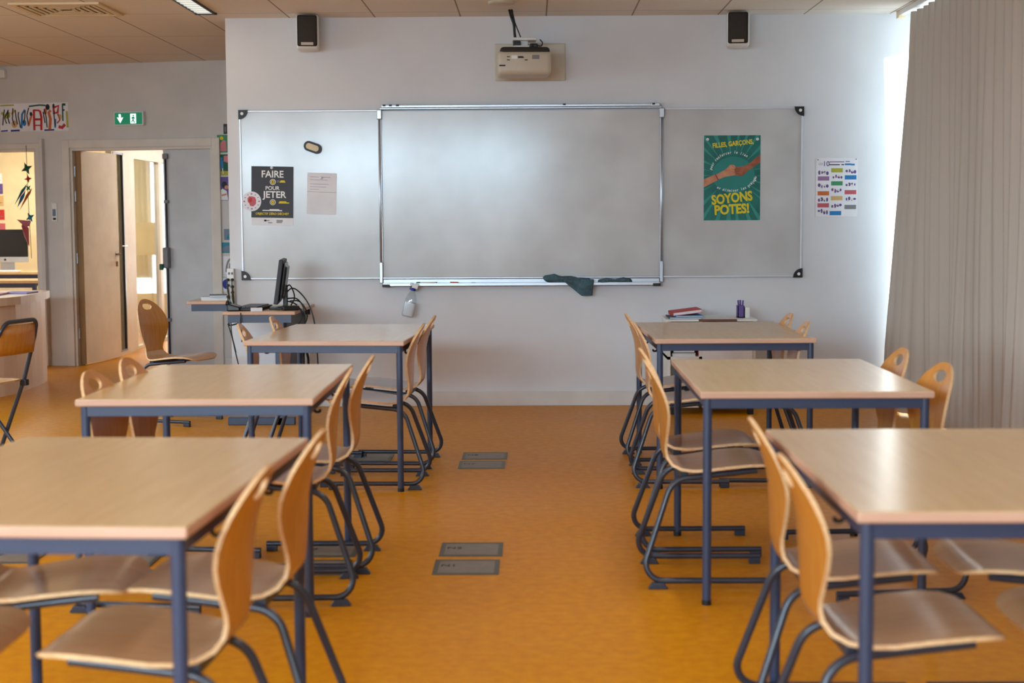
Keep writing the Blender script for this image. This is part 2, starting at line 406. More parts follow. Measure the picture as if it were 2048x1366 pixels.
# open left leaf, swung away into the corridor
hx, hy = farp(TO0+.03, .05)
leaf = struct(obj('door_1', B(0, .045, 0, .79, .012, 1.99, .002), 'door', loc=(hx, hy, 0), rot=(0, 0, math.radians(-8.5))))
obj('edge_strip', B(-.004, .052, -.005, 0, .012, 1.99), 'wood', leaf)
for z in (.25, .95, 1.52, 1.75):
    obj('hinge', boxes([(-.012, .0, -.02, .012, z, z+.1, .003), (-.018, -.008, -.024, -.012, z-.01, z+.11, .003)]), 'alu', leaf)
h = obj('handle', T(fillet([(.045, .74, 1.02), (.09, .74, 1.02), (.09, .63, 1.02)], .012), .009), 'brown', leaf, sharp=40)
obj('rose', B(.044, .052, .715, .765, .995, 1.045, .003), 'alu', h)
obj('lock_plate', B(.044, .05, .72, .76, .90, .95, .003), 'brown', leaf)
# closed grey right leaf with panic rod
pl = struct(obj('door_2', B(-.615, -.135, .05, .095, .012, 1.985, .002), 'doorgrey', loc=(A0.x, A0.y, 0), rot=(0, 0, FANG)))
obj('rod', T([(-.585, .03, .08), (-.585, .03, 1.93)], .009), 'pad', pl, smooth=True)
obj('rod_guide', boxes([(-.605, -.565, .018, .05, z, z+.03, .004) for z in (.42, 1.5)] + [(-.61, -.56, .015, .05, 1.9, 1.95, .008)]), 'grey', pl)
lb = obj('latch_box', B(-.612, -.558, -.02, .05, .91, 1.1, .012), 'grey', pl)
obj('grip', B(-.635, -.60, -.045, -.01, .895, .95, .008), 'darkgreen', lb)

# the rooms beyond: glazed partition, corridor, computer room
PX = -4.10
def at_far_y(x): return A0.y + (x-A0.x)*(-.196/.9806)
bm = bmesh.new()
GP = [rect(14.70, 15.06, .04, 2.02), rect(15.48, 16.5, .04, 1.98), rect(16.62, 17.9, .04, 1.98)]
holed(bm, rect(14.66, 19.6, 0, H), GP, 0, .06)
w6 = struct(obj('window_6', bm, 'doorframe', loc=(PX, 0, 0), rot=(0, 0, PI/2)))
obj('pane', FL(GP, .034, .006), 'glass', w6)
obj('gasket', boxes([(15.035, 15.06, -.004, .02, .04, 2.02), (14.70, 15.06, -.004, .02, 2.0, 2.02), (14.70, 15.06, -.004, .02, .04, .055)]), 'black', w6)
obj('door_strip', B(14.70, 14.74, -.004, .03, .04, 2.0), 'wood', w6)
obj('pull_handle', T([(14.84, -.03, 1.09), (15.02, -.03, 1.09)], .009), 'alu', w6, smooth=True)
struct(obj('wall_corridor', B(-2.55, -2.4, 14.0, 19.8, 0, H), 'room_wall'))
bm = bmesh.new(); holed(bm, rect(LX, -2.4, 0, H), [rect(-3.9, -2.8, .5, 2.4)], 0, .1)
struct(obj('wall_corridor_end', bm, 'room_wall', loc=(0, 19.6, 0)))
window(7, -3.9, -2.8, .5, 2.4, [(-3.9, -3.35), (-3.35, -2.8)], (0, 19.55, 0), 0)
struct(obj('wall_computer_room', B(LX, PX-.06, 17.4, 17.5, 0, H), 'room_wall'))
bm = bmesh.new(); box(bm, -3.9, -3.82, .0, .14, 0, H)
struct(obj('wall_far_extension', bm, 'far_wall', loc=(A0.x, A0.y, 0), rot=(0, 0, FANG)))
struct(obj('ceiling_corridor', B(LX, -2.4, 14.4, 19.8, 2.62, 2.66), 'wall'))
# fabric curtain hanging behind the corridor glass
bm = bmesh.new(); vs = []
for i in range(41):
    s = i/40; x = -3.35+s*.42
    vs.append([bm.verts.new((x, 19.35+.03*math.sin(s*40), z)) for z in (.6, 2.35)])
for a, b in zip(vs, vs[1:]): bm.faces.new((a[0], b[0], b[1], a[1]))
o = obj('drape', bm, 'white', smooth=True); o.modifiers.new('s', 'SOLIDIFY').thickness = .003
tag(o, 'white drape hanging in the bright window at the end of the corridor', 'curtain')

# ------------------------------------------------------------------ ceiling fittings
t = thing('ceiling_light', 'narrow strip light set in the ceiling beside the top left of the whiteboard wall', 'ceiling light', (-2.24, 9.4, H))
obj('housing', boxes([(-.067, -.055, -1.0, 1.05, -.012, .02), (.055, .067, -1.0, 1.05, -.012, .02), (-.075, .075, 1.03, 1.05, -.012, .02), (-.075, .075, -1.0, -.98, -.012, .02)]), 'cap', t)
obj('louvre', boxes([(-.055, .055, -.98, 1.03, -.006, .01)] + [(-.055, .055, -.98+.1*k, -.974+.1*k, -.011, -.005) for k in range(20)]), 'tubelight', t)
t = thing('air_vent', 'square air diffuser with slats in the ceiling tiles at upper left', 'air vent', (-3.12, 10.18, H))
bm = bmesh.new()
for a, b in (((-.3, .3), (-.3, -.26)), ((-.3, .3), (.26, .3)), ((-.3, -.26), (-.26, .26)), ((.26, .3), (-.26, .26))): box(bm, *a, *b, -.014, 0, .003)
obj('frame', bm, 'cream', t)
obj('backing', B(-.26, .26, -.26, .26, -.003, 0), 'dark_ink', t)
bm = bmesh.new()
for q in range(4):
    R = Matrix.Rotation(q*PI/2, 4, 'Z')
    for k in range(5):
        d = .04+k*.045
        box(bm, -d, d, d, d+.026, -.012, -.006, mtx=R)
obj('slats', bm, 'cream', t)
o = B(0, 0, 0, 0, 0, 0); o.free()
bm = bmesh.new(); lathe(bm, [(.092, 0), (.092, -.008), (.085, -.016), (.05, -.02), (0, -.021)], 28)
tag(obj('ceiling_speaker', bm, 'offwhite', loc=(-.19, 10.0, H), sharp=40), 'round flat disc on the ceiling in front of the projector', 'ceiling speaker')

# ------------------------------------------------------------------ wall speakers and projector
def speaker(x, label, rz):
    t = thing('wall_speaker', label, 'speaker', (x, 10.55, 2.645), rz, 'speakers above the whiteboard')
    obj('cabinet', B(-.078, .078, -.06, .12, -.118, .118, .02, 3), 'white', t, sharp=40)
    obj('grille', B(-.07, .066, -.068, -.058, -.1, .112, .012, 3), 'grille', t, sharp=40)
    obj('badge', B(-.045, .04, -.0705, -.067, -.093, -.073, .002), 'offwhite', t)
    obj('bracket', boxes([(-.02, .02, .05, .17, .11, .124), (-.012, .012, .03, .06, .1, .125)]), 'cap', t)
speaker(-1.555, 'white cased speaker with a brown grille above the left board panel', .12)
speaker(1.44, 'white cased speaker with a brown grille above the green poster', -.1)
o = tag(obj('mounting_plate', B(-.25, .25, -.012, 0, -.13, .13, .006), 'offwhite', loc=(-.005, WY, 2.447)), 'beige rectangular plate on the wall behind the projector', 'wall plate')
t = thing('projector', 'white projector hung on an arm above the middle board panel', 'projector', (-.05, 10.36, 2.40), .06)
bm = bmesh.new(); box(bm, -.182, .182, -.15, .15, -.085, .075, .03, 4); obj('body', bm, 'offwhite', t, sharp=35)
bm = bmesh.new()
va = [(-.165, -.148, .05), (.17, -.148, .055), (.17, -.09, .085), (-.135, -.09, .085)]
box(bm, -.165, .172, -.143, .13, .05, .102, .024, 3); obj('lid', bm, 'grille', t, sharp=35)
obj('label_strip', FL([rect(-.09, -.05, .02, .042)], -.15, .0015), 'white_ink', t)
obj('label_print', bars([(-.12, -.1, .033), (-.045, -.01, .034), (-.045, -.005, .028), (.0, .02, .012), (-.12, -.1, .012)], .006, -.151), 'dark_ink', t)
obj('vent_panel', FL([rect(.05, .1, .018, .045)], -.15, .001), 'grey', t)
obj('vent_slot', FL([rect(-.172, -.13, -.03, -.02)], -.1495, .001), 'dark_ink', t)
bm = bmesh.new(); box(bm, -.07, .10, -.06, .1, .105, .12, .004); box(bm, -.075, .09, -.05, .1, .155, .175, .006); box(bm, -.02, .03, 0, .05, .085, .16)
box(bm, -.015, .03, .1, .36, .157, .173)
obj('arm', bm, 'white', t)
obj('plug', boxes([(.04, .095, -.09, -.03, .09, .13, .008), (-.07, -.02, -.03, .02, .12, .15, .004)]), 'cap', t)
obj('knob', T([(.05, -.092, .112), (.05, -.075, .112)], .014, 14), 'pad', t, smooth=True)
bm = bmesh.new()
tube(bm, smoothline([(-.095, .02, .37), (-.085, 0, .32), (-.065, 0, .27), (-.062, 0, .22), (-.058, 0, .165)]), .008)
tube(bm, smoothline([(-.08, .02, .37), (-.07, 0, .32), (-.06, 0, .28), (-.058, 0, .21), (-.05, 0, .16)]), .006)
tube(bm, smoothline([(-.075, .02, .37), (-.065, 0, .31), (-.055, 0, .27), (-.03, 0, .21), (-.015, 0, .17)]), .004)
tube(bm, smoothline([(.09, -.06, .12), (.12, -.06, .11), (.13, -.05, .14), (.11, -.04, .16)]), .004)
obj('cables', bm, 'cap', t, smooth=True)

# ------------------------------------------------------------------ whiteboard
BX, BZ = -.0745, 1.52
t = thing('whiteboard', 'wide three panel whiteboard with a pen tray on the front wall', 'whiteboard', (BX, WY, BZ))
obj('side_panel', B(-1.99, -1.005, -.02, -.004, -.59, .59), 'board', t)
obj('side_panel', B(1.005, 1.99, -.02, -.004, -.59, .59), 'board', t)
obj('centre_panel', B(-.985, .985, -.03, -.004, -.59, .59), 'board', t)
def framing(x0, x1, z0, z1, w, d):
    return boxes([(x0, x1, -d, 0, z1-w, z1, .003), (x0, x1, -d, 0, z0, z0+w, .003), (x0, x0+w, -d, 0, z0+w, z1-w, .003), (x1-w, x1, -d, 0, z0+w, z1-w, .003)])
obj('side_frame', framing(-2.0, -1.0, -.6, .6, .012, .027), 'aluwhite', t)
obj('side_frame', framing(1.0, 2.0, -.6, .6, .012, .027), 'aluwhite', t)
obj('centre_frame', framing(-.998, .998, -.6, .612, .012, .04), 'alu', t)
for x in (-1.0, 1.0):
    hp = obj('hinge_post', T([(x, -.035, -.6), (x, -.035, .58)], .010, 12), 'alu', t, smooth=True)
    obj('hinge_cap', boxes([(x-.012, x+.012, -.052, -.02, -.63, -.48, .004), (x-.018, x+.018, -.056, -.02, .53, .6, .006)]), 'alu', hp)
obj('top_rail', boxes([(-.985, .985, -.05, 0, .612, .63, .003), (.92, .985, -.056, 0, .61, .635, .004)]), 'alu', t)
obj('rail_clip', boxes([(a, a+.02, -.058, -.04, .622, .634) for a in (-.975, -.93, -.88, .3, .93)]), 'cap', t)
for qx, qz in ((-1, 1), (-1, -1), (1, 1), (1, -1)):
    pts = [(0, 0)] + [(.066*math.cos(a*PI/20), .066*math.sin(a*PI/20)) for a in range(11)]
    bm = FL([[(qx*(2.004-px), qz*(.604-pz)) for px, pz in pts]], 0, .033)
    cc = obj('corner_cap', bm, 'cap', t)
    obj('screw', FL([ell(qx*1.978, qz*.578, .011, .011, 14)], -.033, .002), 'white_ink', cc)
tr = obj('pen_tray', boxes([(-.985, .985, -.05, -.004, -.632, -.602, .003), (-.985, .985, -.085, -.004, -.650, -.640, .003), (-.985, .985, -.088, -.083, -.650, -.628, .002), (-.985, .985, -.02, -.004, -.645, -.6)]), 'alu', t)
for a in (-.99, .935): obj('end_cap', B(a, a+.055, -.092, -.01, -.657, -.637, .004), 'cap', tr)
TZ = BZ-.640; TY = WY-.055
# on the tray
def marker(x, col_, cap_, label, ln=.125):
    t = thing('board_marker', label, 'marker', (x, TY-.012, TZ+.0095), 0, 'markers on the pen tray')
    obj('barrel', T([(-ln*.4, 0, 0), (ln*.5, 0, 0)], .009, 12), col_, t, smooth=True)
    obj('marker_cap', T([(-ln*.62, 0, 0), (-ln*.4, 0, 0)], .0095, 12), cap_, t, smooth=True)
    obj('marker_end', T([(ln*.5, 0, 0), (ln*.56, 0, 0)], .0085, 12), cap_, t, smooth=True)
marker(-.745, 'white', 'darkgreen', 'white marker with a dark green cap on the tray beside the spray bottle')
marker(-.55, 'red', 'darkred', 'short red marker stub on the pen tray', .05)
tag(obj('chalk_stub', T([(0, 0, 0), (.03, 0, .0)], .007, 10), 'grey', loc=(-.43, TY-.01, TZ+.008), smooth=True), 'small grey stub lying on the pen tray right of the red marker', 'marker')
# cloths
def rag(name, label, path, wid, seed, loc):
    """soft folded sheet swept along a centre line (x, y, z) with a width in z/y"""
    rnd = random.Random(seed); bm = bmesh.new(); rows = []
    nU, nV = 44, 18
    for i in range(nU+1):
        s = i/nU; k = min(int(s*(len(path)-1)), len(path)-2); fr = s*(len(path)-1)-k
        fr = fr*fr*(3-2*fr)
        a = [path[k][q]*(1-fr)+path[k+1][q]*fr for q in range(5)]
        row = []
        for j_ in range(nV+1):
            v = j_/nV*2*PI
            rr_ = 1+.16*math.sin(3*v+seed+s*9)+.1*math.sin(5*v-s*14)
            row.append(bm.verts.new((a[0]+.006*math.sin(7*v+s*5), a[1]-a[3]*rr_*math.cos(v), a[2]+a[4]*rr_*math.sin(v))))
        rows.append(row)
    for a, b in zip(rows, rows[1:]):
        for j_ in range(nV): bm.faces.new((a[j_], a[j_+1], b[j_+1], b[j_]))
    bmesh.ops.remove_doubles(bm, verts=bm.verts, dist=1e-5)
    bmesh.ops.holes_fill(bm, edges=bm.edges)
    return tag(obj(name, bm, 'cloth', loc=loc, smooth=True), label, 'cloth', 'cloths on the pen tray')
cl = rag('cleaning_cloth', 'crumpled teal cloth hanging over the edge of the pen tray', [(.085, -.01, .045, .006, .006), (.10, -.01, .04, .03, .022), (.16, -.012, .042, .034, .03), (.22, -.012, .03, .034, .026), (.28, -.014, .026, .036, .026), (.33, -.02, .022, .034, .022), (.40, -.02, .018, .03, .02), (.437, -.02, .01, .008, .01)], 0, 3, (0, TY, TZ))
bm = bmesh.new(); g = []
for i in range(15):
    s = i/14; row = []
    for j_ in range(15):
        v = j_/14
        xt = .235+s*.205; zt = .035
        zb = -.115+(1-s)*.15 if s < .55 else -.075-.02*s
        zb = min(zb, .02)
        if s < .62: zb = .02-(.02+.085)*(s/.62)
        else: zb = -.085+.008*(s-.62)
        z = zt+(zb-zt)*v
        row.append(bm.verts.new((xt-.008*v, -.052-.008*math.sin(s*9+v*2)-.014*math.sin(PI*min(1, v*1.4)), z)))
    g.append(row)
for a, b in zip(g, g[1:]):
    for j_ in range(14): bm.faces.new((a[j_], a[j_+1], b[j_+1], b[j_]))
o = obj('hanging_flap', bm, 'cloth', cl, smooth=True); o.modifiers.new('s', 'SOLIDIFY').thickness = .004
rag('cleaning_cloth', 'small folded teal cloth lying flat on the pen tray below the green poster', [(.475, -.01, .02, .006, .006), (.49, -.01, .018, .026, .013), (.54, -.01, .022, .032, .016), (.60, -.01, .02, .03, .013), (.66, -.01, .024, .032, .02), (.695, -.01, .02, .024, .014), (.71, -.01, .014, .006, .006)], 0, 8, (0, TY, TZ))
# spray bottle hooked on the tray
t = thing('spray_bottle', 'clear spray bottle with a white trigger head hung from the pen tray', 'spray bottle', (-.865, TY-.055, .745), 0, rot=(0, math.radians(13), 0))
def sq(bm, prof, n=20, pw=3.2):
    rings = []
    for r, z, d in prof:
        ring = []
        for k in range(n):
            a = 2*PI*k/n; c_, s_ = math.cos(a), math.sin(a)
            q = (abs(c_)**pw+abs(s_)**pw)**(-1/pw)
            ring.append(bm.verts.new((r*q*c_, d*q*s_, z)))
        rings.append(ring)
    for a, b in zip(rings, rings[1:]):
        for k in range(n): bm.faces.new((a[k], a[(k+1) % n], b[(k+1) % n], b[k]))
    bm.faces.new(rings[0][::-1]); bm.faces.new(rings[-1])
bm = bmesh.new(); sq(bm, [(.036, -.095, .024), (.042, -.088, .028), (.042, .0, .028), (.04, .03, .026), (.03, .065, .022), (.016, .088, .015), (.014, .1, .014)]); obj('bottle', bm, 'clear', t, smooth=True)
bm = bmesh.new(); sq(bm, [(.033, -.088, .021), (.038, -.082, .024), (.038, .005, .024), (.038, .01, .024)]); obj('liquid', bm, 'white_cable', t, smooth=True)
hd = obj('spray_head', boxes([(-.014, .03, -.013, .013, .112, .145, .005), (-.03, -.012, -.008, .008, .128, .15, .003), (.008, .03, -.012, .012, .14, .152, .004)]), 'white', t)
obj('trigger', T(smoothline([(-.012, 0, .128), (-.024, 0, .115), (-.022, 0, .098)]), .004), 'purple', hd, smooth=True)
bm = bmesh.new(); lathe(bm, [(.017, .096), (.018, .1), (.018, .113), (.015, .116)], 18); obj('collar', bm, 'navy', t, sharp=40)

# ------------------------------------------------------------------ pinned on the board
PY = WY-.021
# black poster
t = thing('poster', 'black poster reading FAIRE and JETER pinned on the left board panel', 'poster', (-1.848, PY, 1.515), rot=(0, math.radians(1.2), 0))
obj('sheet', FL([rect(-.15, .15, -.21, .21)], 0, .001), 'paper', t)
obj('print', FL([rect(-.15, .15, -.155, .21)], -.001, .0006), 'charcoal', t)
text('lettering', 'FAIRE', .068, 'white_ink', t, .0, .153, -.0018, bold=.0012, sx_=.95)
text('lettering', 'POUR', .038, 'white_ink', t, .0, .055, -.0018, bold=.0006)
text('lettering', 'JETER', .066, 'white_ink', t, .016, .008, -.0018, bold=.0012)
text('lettering', 'OBJECTIF ZÉRO DÉCHET', .0215, 'yellow', t, .0, -.127, -.0018, bold=.0004)
obj('small_print', bars([(-.07, .07, -.103), (-.02, .05, -.097)], .007, -.0018), 'white_ink', t)
obj('small_print', bars([(.032, .055, .108), (.032, .05, .1)], .006, -.0018), 'grey_ink', t)
obj('small_print', bars([(.058, .088, .108), (.052, .092, .1), (.05, .1, -.04), (.045, .12, -.048)], .007, -.0018), 'yellow', t)
obj('footer_print', bars([(-.055, -.02, -.175), (-.03, .0, -.19), (.03, .075, -.172), (.03, .075, -.18), (.03, .07, -.188)], .006, -.0012), 'grey_ink', t)
obj('logo', FL([ell(-.05, -.175, .01, .007, 10)], -.0012, .0004), 'dark_ink', t)
for z, kind in ((.1, '+'), (-.044, '-')):
    rg = obj('ring_symbol', FL([ell(.003, z, .021, .021, 20)], -.0016, .0004), 'white_ink', t)
    obj('disc', FL([ell(.003, z, .017, .017, 20)], -.002, .0004), 'charcoal', rg)
    obj('disc', FL([ell(.003, z, .013, .013, 20)], -.0024, .0004), 'yellow', rg)
    bb = [rect(-.006, .012, z-.0022, z+.0022)] + ([rect(.001, .005, z-.009, z+.009)] if kind == '+' else [])
    obj('sign', FL(bb, -.0028, .0004), 'charcoal', rg)
def magnet(x, z, y, label, colr='white'):
    bm = bmesh.new(); lathe(bm, [(.0105, 0), (.0105, .005), (.008, .008), (0, .0085)], 16)
    tag(obj('magnet', bm, colr, loc=(x, y, z), rot=(PI/2, 0, 0), sharp=50), label, 'magnet', 'round magnets on the whiteboard')
magnet(-1.848, 1.716, PY-.002, 'white round magnet at the top of the black poster')
# round paper disc
t = thing('paper_disc', 'round white disc with a pink red centre over the left edge of the black poster', 'paper disc', (-1.996, PY-.003, 1.478))
obj('disc', FL([ell(0, 0, .068, .07, 32)], 0, .0012), 'paper', t)
obj('centre_print', FL([[(-.028, -.005), (-.03, .02), (-.018, .036), (.006, .035), (.024, .03), (.032, .01), (.03, -.018), (.012, -.036), (-.012, -.032), (-.018, -.012)]], -.0012, .0005), 'rose', t)
obj('centre_print', FL([[(-.022, .005), (-.012, .028), (.004, .022), (.002, .0), (-.01, -.01)]], -.0017, .0004), 'red', t)
bm = bmesh.new()
for k in range(12):
    a = 2*PI*k/12; c_ = (.053*math.cos(a), .053*math.sin(a)); q = .007 if k % 3 else .01
    flat(bm, ell(c_[0], c_[1], q*.8, q*.55, 6, a), -.0012, .0004)
obj('rim_print', bm, 'mauve', t)
# blank note
t = thing('paper_sheet', 'pale handwritten paper sheet pinned right of the black poster', 'paper', (-1.495, PY, 1.529), rot=(0, math.radians(2), 0))
obj('sheet', FL([rect(-.105, .105, -.148, .148)], 0, .001), 'paper', t)
obj('writing', bars([(-.085, .04, .098), (-.085, .05, .068), (-.085, .03, .048), (-.085, -.02, .03), (-.085, .06, .118)], .0025, -.001), 'mauve', t)
obj('fold_line', bars([(-.105, .105, .012)], .002, -.001), 'grey', t)
magnet(-1.50, 1.642, PY-.0015, 'pale round magnet at the top of the handwritten sheet', 'white')
# board brush
t = thing('board_eraser', 'black oval board eraser with a tan top stuck high on the left panel', 'eraser', (-1.552, PY, 1.857), rot=(0, math.radians(20), 0))
def capsule(w, h, n=10): return [(w*math.cos(PI*k/n-PI/2)*0+(w-h)*(1 if True else 0)+h*math.cos(PI*k/n-PI/2), h*math.sin(PI*k/n-PI/2)) for k in range(n+1)] + [(-(w-h)+h*math.cos(PI*k/n+PI/2), h*math.sin(PI*k/n+PI/2)) for k in range(n+1)]
obj('felt_body', FL([capsule(.064, .036)], 0, .03), 'cap', t)
obj('grip', FL([[(x*(1-.0), z*(1-.28*math.exp(-(x/.02)**2))) for x, z in capsule(.047, .022)]], -.03, .008), 'cream', t)
# green poster
t = thing('poster', 'green poster with two fists bumping and yellow words pinned on the right panel', 'poster', (1.4255, PY, 1.6255))
obj('sheet', FL([rect(-.2, .2, -.3, .3)], 0, .001), 'teal', t)
bm = bmesh.new(); rnd = random.Random(4)
for k in range(26):
    a = 2*PI*k/26+rnd.uniform(-.06, .06); wd = rnd.uniform(.03, .07); r0, r1 = .14, .5
    tri = [(r0*math.cos(a), .02+r0*math.sin(a)), (r1*math.cos(a-wd), .02+r1*math.sin(a-wd)), (r1*math.cos(a+wd), .02+r1*math.sin(a+wd))]
    # clip to the sheet
    def clip(poly, ax, lim, sgn):
        out = []
        for i in range(len(poly)):
            p0, p1 = poly[i-1], poly[i]; i0, i1 = sgn*(p0[ax]-lim) <= 0, sgn*(p1[ax]-lim) <= 0
            if i0 != i1:
                tt = (lim-p0[ax])/(p1[ax]-p0[ax]); out.append(tuple(p0[q]+(p1[q]-p0[q])*tt for q in (0, 1)))
            if i1: out.append(p1)
        return out
    for ax, lim, sg in ((0, .2, 1), (0, -.2, -1), (1, .3, 1), (1, -.3, -1)): tri = clip(tri, ax, lim, sg)
    if len(tri) > 2: flat(bm, tri, -.001, .0003)
obj('ray_print', bm, 'tealray', t)
obj('centre_print', FL([ell(.01, .02, .15, .13, 30)], -.0012, .0003), 'tealmid', t)
ar = [(-.2, -.065), (-.2, -.01), (-.14, .018), (-.1, .03), (-.06, .052), (-.035, .07), (-.015, .092), (.012, .092), (.022, .08), (.03, .05), (.022, .02), (-.01, .014), (-.05, .008), (-.09, -.008), (-.12, -.025)]
al = obj('arm_print', FL([ar], -.0016, .0004), 'skin_light', t)
obj('bracelet_print', FL([stroke([(-.118, .026), (-.108, .005), (-.098, -.015)], .007)], -.002, .0003), 'darkred', al)
obj('finger_lines', FL([stroke(q, .0025) for q in ([(.0, .085), (.02, .07)], [(-.005, .065), (.02, .055)], [(-.005, .045), (.018, .038)], [(-.05, .055), (-.03, .05), (-.02, .06)])], -.002, .0003), 'skin_dark', al)
ar = [(.2, .165), (.2, .11), (.15, .075), (.105, .045), (.08, .018), (.05, .012), (.025, .018), (.02, .035), (.016, .06), (.03, .08), (.06, .08), (.085, .082), (.13, .108), (.165, .14)]
ad = obj('arm_print', FL([ar], -.0022, .0004), 'skin_dark', t)
obj('finger_lines', FL([stroke(q, .0025) for q in ([(.02, .062), (.05, .064)], [(.022, .045), (.05, .047)], [(.028, .03), (.055, .03)])], -.0026, .0003), 'brown', ad)
text('lettering', 'FILLES, GARÇONS,', .046, 'yellow', t, .005, .24, -.0018, rot=.1, bold=.0014, sx_=.78)
text('lettering', 'SOYONS', .092, 'yellow', t, -.0, -.145, -.0018, rot=.11, bold=.0035, sx_=.8)
text('lettering', 'POTES!', .092, 'yellow', t, .0, -.225, -.0018, rot=.06, bold=.0035, sx_=.86)
def arctext(s, r, rz, cx, cz, a0, a1, size, outward=True):
    n = len(s)
    for k, ch in enumerate(s):
        if ch == ' ': continue
        a = a0+(a1-a0)*k/(n-1)
        text('lettering', ch, size, 'white_ink', t, cx+r*math.cos(a), cz+rz*math.sin(a), -.0018, rot=math.atan2(rz*math.sin(a), r*math.cos(a)) + (-PI/2 if outward else PI/2), bold=.0007, sx_=.85, shear=.2)
arctext('pour renforcer le lien', .165, .15, .01, .03, PI*.93, PI*.31, .026)
arctext('et éliminer les préjugés', .17, .12, .0, .03, PI*1.30, PI*1.93, .026, False)
magnet(1.25, 1.897, PY-.002, 'white round magnet on the upper left corner of the green poster')
magnet(1.603, 1.897, PY-.002, 'white round magnet on the upper right corner of the green poster')
# ten-point poster on the wall
t = thing('poster', 'white poster headed LES 10 with coloured bars on the wall right of the whiteboard', 'poster', (2.172, WY-.001, 1.555))
cor = .015; pp = []
for sx_, sz_, a0 in ((1, -1, -PI/2), (1, 1, 0), (-1, 1, PI/2), (-1, -1, PI)):
    for k in range(5): a = a0+k*PI/8; pp.append((sx_*(.148-cor)+cor*math.cos(a), sz_*(.207-cor)+cor*math.sin(a)))
obj('sheet', FL([pp], 0, .0012), 'paper', t)
text('lettering', 'LES', .022, 'grey', t, -.115, .165, -.0014)
text('lettering', '10', .05, 'purple', t, -.077, .165, -.0014, bold=.0006)
obj('small_print', bars([(-.055, .05, .18), (.06, .09, .182)], .007, -.0013), 'mauve', t)
obj('small_print', bars([(-.055, .02, .16), (.03, .05, .16)], .007, -.0013), 'dark_ink', t)
obj('small_print', bars([(.055, .1, .162), (.1, .125, .16)], .012, -.0013), 'blue', t)
grid = [(-.095, .063, 'mauve'), (-.095, -.042, 'orange'), (-.095, -.127, 'rose'), (0, .12, 'olive'), (0, .028, 'green'), (0, -.077, 'tan'), (-.008, -.183, 'blue'), (.097, .07, 'blue'), (.097, -.035, 'rose'), (.097, -.14, 'grey')]
for x, z, c_ in grid: obj('colour_bar', FL([rect(x-.041, x+.041, z-.015, z+.015)], -.0012, .0004), c_, t)
bm = bmesh.new(); rnd = random.Random(11)
pics = [(-.095, .105), (-.095, .01), (-.095, -.09), (-.095, -.172), (.005, .075), (.0, -.022), (.0, -.13), (.1, .112), (.1, .02), (.1, -.085)]
for x, z in pics:
    for k in range(4): flat(bm, ell(x-.03+k*.019, z+rnd.uniform(-.006, .006), rnd.uniform(.005, .011), rnd.uniform(.008, .017), 7, rnd.random()), -.0012, .0004)
obj('picture_print', bm, 'purple', t)
bm = bmesh.new()
for x, z in pics:
    for k in range(2): flat(bm, ell(x-.02+k*.03, z+rnd.uniform(-.01, .01), .006, .008, 7, rnd.random()), -.0017, .0004)
obj('picture_print', bm, 'cream', t)
obj('pin', FL([ell(-.135, .195, .004, .004, 8), ell(.135, .198, .004, .004, 8)], -.0012, .003), 'brown', t)

# ------------------------------------------------------------------ far wall furnishings
def fw(name, label, cat, t_, z, d=-.001, group=None, tilt=0.):
    x, y = farp(t_, d); return thing(name, label, cat, (x, y, z), group=group, rot=(0, tilt, FANG))
t = fw('exit_sign', 'lit green exit sign on the wall above the double door', 'exit sign', -.9, 2.268)
obj('case', B(-.145, .145, -.04, 0, -.064, .064, .006), 'white', t)
obj('panel', FL([rect(-.134, .134, -.053, .053)], -.04, .002), 'exit', t)
obj('arrow_symbol', FL([[(-.095, .04), (-.075, .04), (-.072, .005), (-.05, .012), (-.08, -.04), (-.112, .012), (-.09, .005)]], -.042, .001), 'exitwhite', t)
obj('door_symbol', FL([rect(.02, .075, -.045, .042)], -.042, .001), 'exitwhite', t)
obj('running_figure', FL([ell(.05, .026, .008, .008, 10), [(.04, .016), (.058, .016), (.066, -.006), (.06, -.01), (.052, .004), (.054, -.014), (.066, -.04), (.056, -.042), (.046, -.02), (.034, -.038), (.026, -.034), (.04, -.012), (.04, .0), (.03, -.004), (.03, .004)]], -.043, .001), 'exit', t)
t = fw('banner', 'long white banner with painted coloured figures above the doorway', 'banner', -1.86, 2.30)
obj('sheet', FL([rect(-.345, .345, -.128, .13)], 0, .002), 'paper', t)
Z = lambda name, polys, c_, y=-.002: obj(name, FL(polys, y, .0008), c_, t)
Z('painted_letter', [stroke([(.0, -.12), (-.0, .07)], .022), stroke([(.07, -.12), (.075, .0), (.06, .06)], .022), stroke([(.0, -.02), (.07, -.02)], .02), stroke([(.0, .065), (.06, .06)], .016), stroke([(.0, -.075), (.07, -.075)], .012)], 'red')
Z('painted_letter', [stroke([(.19, .08), (.25, .1), (.24, .04), (.2, .03), (.2, .08)], .022), stroke([(.24, .03), (.26, -.03), (.23, -.06)], .014), stroke([(.245, -.09), (.28, -.1), (.31, -.07)], .03)], 'red')
Z('painted_letter', [stroke([(.155, -.12), (.165, -.02), (.15, .04), (.17, .06)], .028)], 'orange')
Z('painted_letter', [stroke([(.285, .11), (.32, .11)], .022), stroke([(.29, .11), (.29, -.04)], .014), stroke([(-.05, .1), (.06, .11), (.12, .105)], .014)], 'darkgreen')
Z('painted_letter', [stroke([(-.33, .05), (-.28, .0), (-.25, .05)], .025), ell(-.27, .02, .03, .025, 9), stroke([(-.34, .112), (-.2, .115)], .012), stroke([(.33, .05), (.335, -.1)], .02)], 'olive')
Z('painted_letter', [stroke([(-.34, -.122), (-.27, -.118)], .012), stroke([(-.24, -.12), (-.15, -.118)], .016), stroke([(.1, -.12), (.2, -.118)], .014)], 'navy')
rnd = random.Random(5)
